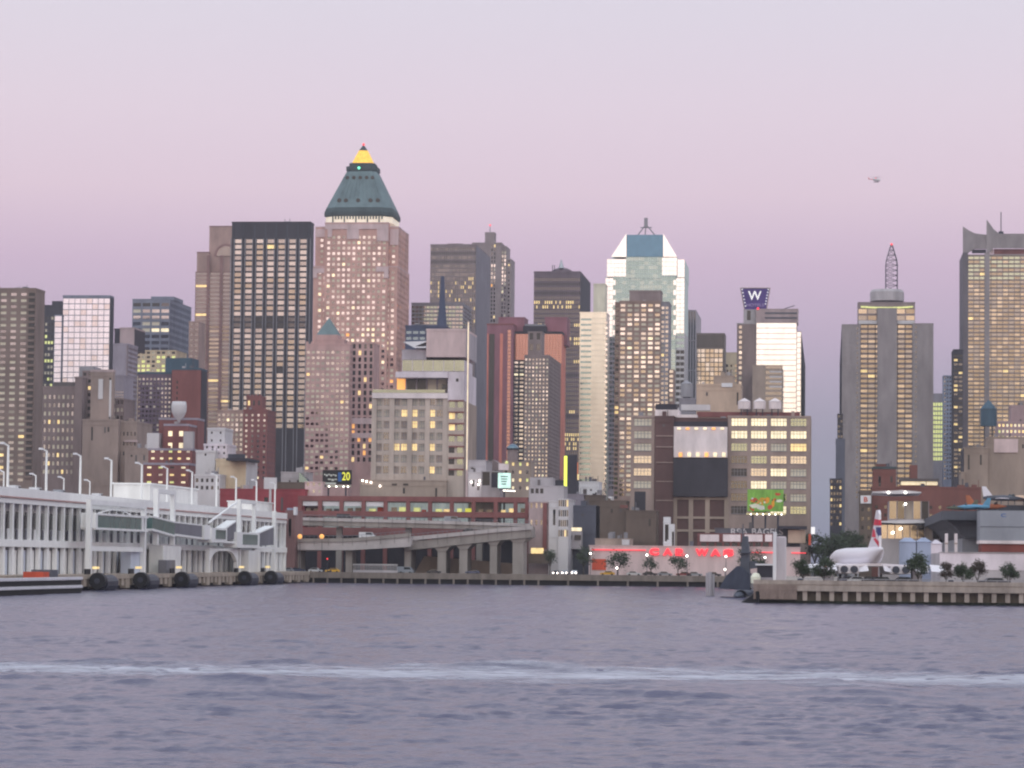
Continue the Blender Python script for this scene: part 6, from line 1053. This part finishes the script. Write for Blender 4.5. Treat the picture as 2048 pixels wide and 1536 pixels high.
for px, bd, lb in ((1703, 'c_blue', 'blue car parked under the airliner engines'), (1716, 'c_white', 'white car parked under the airliner tail'), (1745, 'c_dark', 'dark car parked behind the airliner tail'), (1768, 'c_dark', 'dark car parked next to the pale blue tent'), (1812, 'c_dark', 'dark car parked beside the broad green tree'), (1980, 'c_dark', 'dark car parked along the white shed'), (1996, 'c_dark', 'second dark car parked along the white shed')):
    car(bd, lb, (PX(px, 1160, 572), 572, ZD + .01), random.choice((0, math.pi)) + .2, False, 'cars parked on the museum pier')
gr = thing('pier_guard_rail', 'low grey guard rail along the edge of the museum pier', 'railing', (20, YP + 4, ZD)); part('rail', MB().box(xs, 60, YP + 4, YP + 4.1, ZD + .95, ZD + 1.08), 'grey', gr); x = xs
while x < 60: part('post', MB().box(x, x + .1, YP + 4, YP + 4.1, ZD, ZD + .94), 'grey', gr); x += 2.0
for a in (1600, 1745, 1902): x = PX(a, 1175, YP + 1); single('mooring_bollard', MB().lathe((x, YP + 1.2, ZD), [(.35, 0), (.3, .5), (.5, .8), (.45, 1.0), (.05, 1.1)], 10), 'dmetal', 'dark iron mooring bollard on the museum pier edge', 'bollard', 'bollards on the museum pier')
# ---------------------------------------------------------------- grey navy boat with conning tower
YS = 640; k = 1/ppm(YS); sb = thing('submarine', 'grey navy submarine with tall square conning tower and mast beside the pier', 'submarine', (PX(1485, 1170, YS), YS, 0)); M('sub', (80, 83, 95), nz=.25, s=.5); M('sub_b', (58, 62, 78), nz=.3, s=.6)
cx = PX(1478, 1170, YS); part('hull', MB().loft([list(reversed([(cx + math.cos(2*math.pi*j/16)*r*1.25, y, .3 + math.sin(2*math.pi*j/16)*r) for j in range(16)])) for y, r in ((YS - 14, .1), (YS - 8, .5), (YS - 1, .9), (YS + 50, 1.6), (YS + 75, .4))]), 'sub', sb, True)
q = lambda a, t: (PX(a, t, YS), PZ(a, t, YS)); part('sloping_casing', MB().slab([q(1438, 1178), q(1500, 1180), q(1500, 1148), q(1482, 1132), q(1474, 1132), q(1452, 1152)], YS - 1, YS + 14), 'sub_b', sb)
tw = part('conning_tower', MB().slab([q(1479, 1150), q(1499, 1150), q(1497, 1088), q(1483, 1088)], YS + 1, YS + 9), 'sub', sb); part('tower_top', MB().slab([q(1482, 1087.6), q(1496, 1087.6), q(1495, 1072), q(1484, 1072)], YS + 2, YS + 7), 'sub', sb); c = P(1486, 1048, YS + 4); part('mast', MB().tube((c.x, c.y, PZ(1486, 1073, YS)), c, .18, .1, 6), 'sub', sb); part('tower_platform', MB().slab([q(1478, 1106), q(1501, 1106), q(1501, 1103.5), q(1478, 1103.5)], YS - .2, YS + 9.5), 'sub', tw)
part('diving_plane', MB().slab([q(1499.5, 1138), q(1516, 1136), q(1516, 1127), q(1510, 1122), q(1499.5, 1122)], YS + 3, YS + 6), 'sub', sb); part('deck_gear', MB().slab([q(1500.5, 1176), q(1518, 1176), q(1518, 1160), q(1500.5, 1156)], YS + 2, YS + 10), 'wgrey', sb)
dp = thing('mooring_dolphin', 'cluster of grey timber piles standing in the water beside the submarine', 'pile cluster', tuple(P(1420, 1178, 660)))
for a, r_ in ((1415, 1146), (1420, 1144), (1425, 1148)): c = P(a, r_, 660); part('pile', MB().tube((c.x, 660 + (a % 2), -2), (c.x, 660 + (a % 2), c.z), .42, None, 8), 'wgrey', dp)
# ================================================================ helicopter
c = P(1751, 360, 2100); hc = link('helicopter', None, None, c); tag(hc, 'small white and red helicopter hovering in the pink sky', 'helicopter'); BASE[hc] = (0, 0, 0); M('heli_red', (200, 90, 90)); hc.rotation_euler = (0, 0, R(8))
part('body', MB().loft([[(x, math.cos(2*math.pi*j/12)*r, z + math.sin(2*math.pi*j/12)*r) for j in range(12)] for x, r, z in ((3.6, .1, -.3), (3, .7, -.1), (1.5, 1.1, 0), (-.6, 1.05, .1), (-1.8, .4, .3))]), 'offwhite', hc, True); part('tail_boom', MB().tube((-1.5, 0, .3), (-4.6, 0, .6), .35, .15), 'heli_red', hc); part('tail_fin', MB().loft([[(x, y, z) for x, z in ((-4.2, .3), (-4.8, .3), (-5.3, 1.8), (-4.8, 1.8))] for y in (-.08, .08)]), 'heli_red', hc); part('rotor_mast', MB().tube((.6, 0, 1), (.6, 0, 1.9), .16), 'dmetal', hc)
for a in range(4): part('rotor_blade', MB().loft([[(.6 + math.cos(R(20 + 90*a))*r - math.sin(R(20 + 90*a))*w_, math.sin(R(20 + 90*a))*r + math.cos(R(20 + 90*a))*w_, 1.95 + z) for r, w_ in ((.2, -.15), (5, -.15), (5, .15), (.2, .15))] for z in (0, .06)]), 'dmetal', hc)
for y in (-.9, .9): part('skid', MB().tube((-1.4, y, -1.5), (2.4, y, -1.5), .09, None, 6).tube((0, y, -1.5), (0, y*.7, -.7), .07, None, 5).tube((1.6, y, -1.5), (1.6, y*.7, -.7), .07, None, 5), 'dmetal', hc)
part('strobe', MB().ball((.2, 0, 1.3), .3), 'red_lamp', hc)
# ================================================================ thin evening haze
hz = link('haze', MB().box(-5200, 5200, -3200, 5200, -4, 330).mesh('haze', []))
hm = bpy.data.materials.new('haze'); hm.use_nodes = True; n = hm.node_tree; n.nodes.remove(n.nodes['Principled BSDF'])
pv = n.nodes.new('ShaderNodeVolumePrincipled'); pv.inputs['Color'].default_value = (.86, .84, .95, 1); pv.inputs['Density'].default_value = .00007; pv.inputs['Anisotropy'].default_value = .2
n.links.new(pv.outputs[0], n.nodes['Material Output'].inputs['Volume']); hz.data.materials.append(hm); tag(hz, kind='stuff')
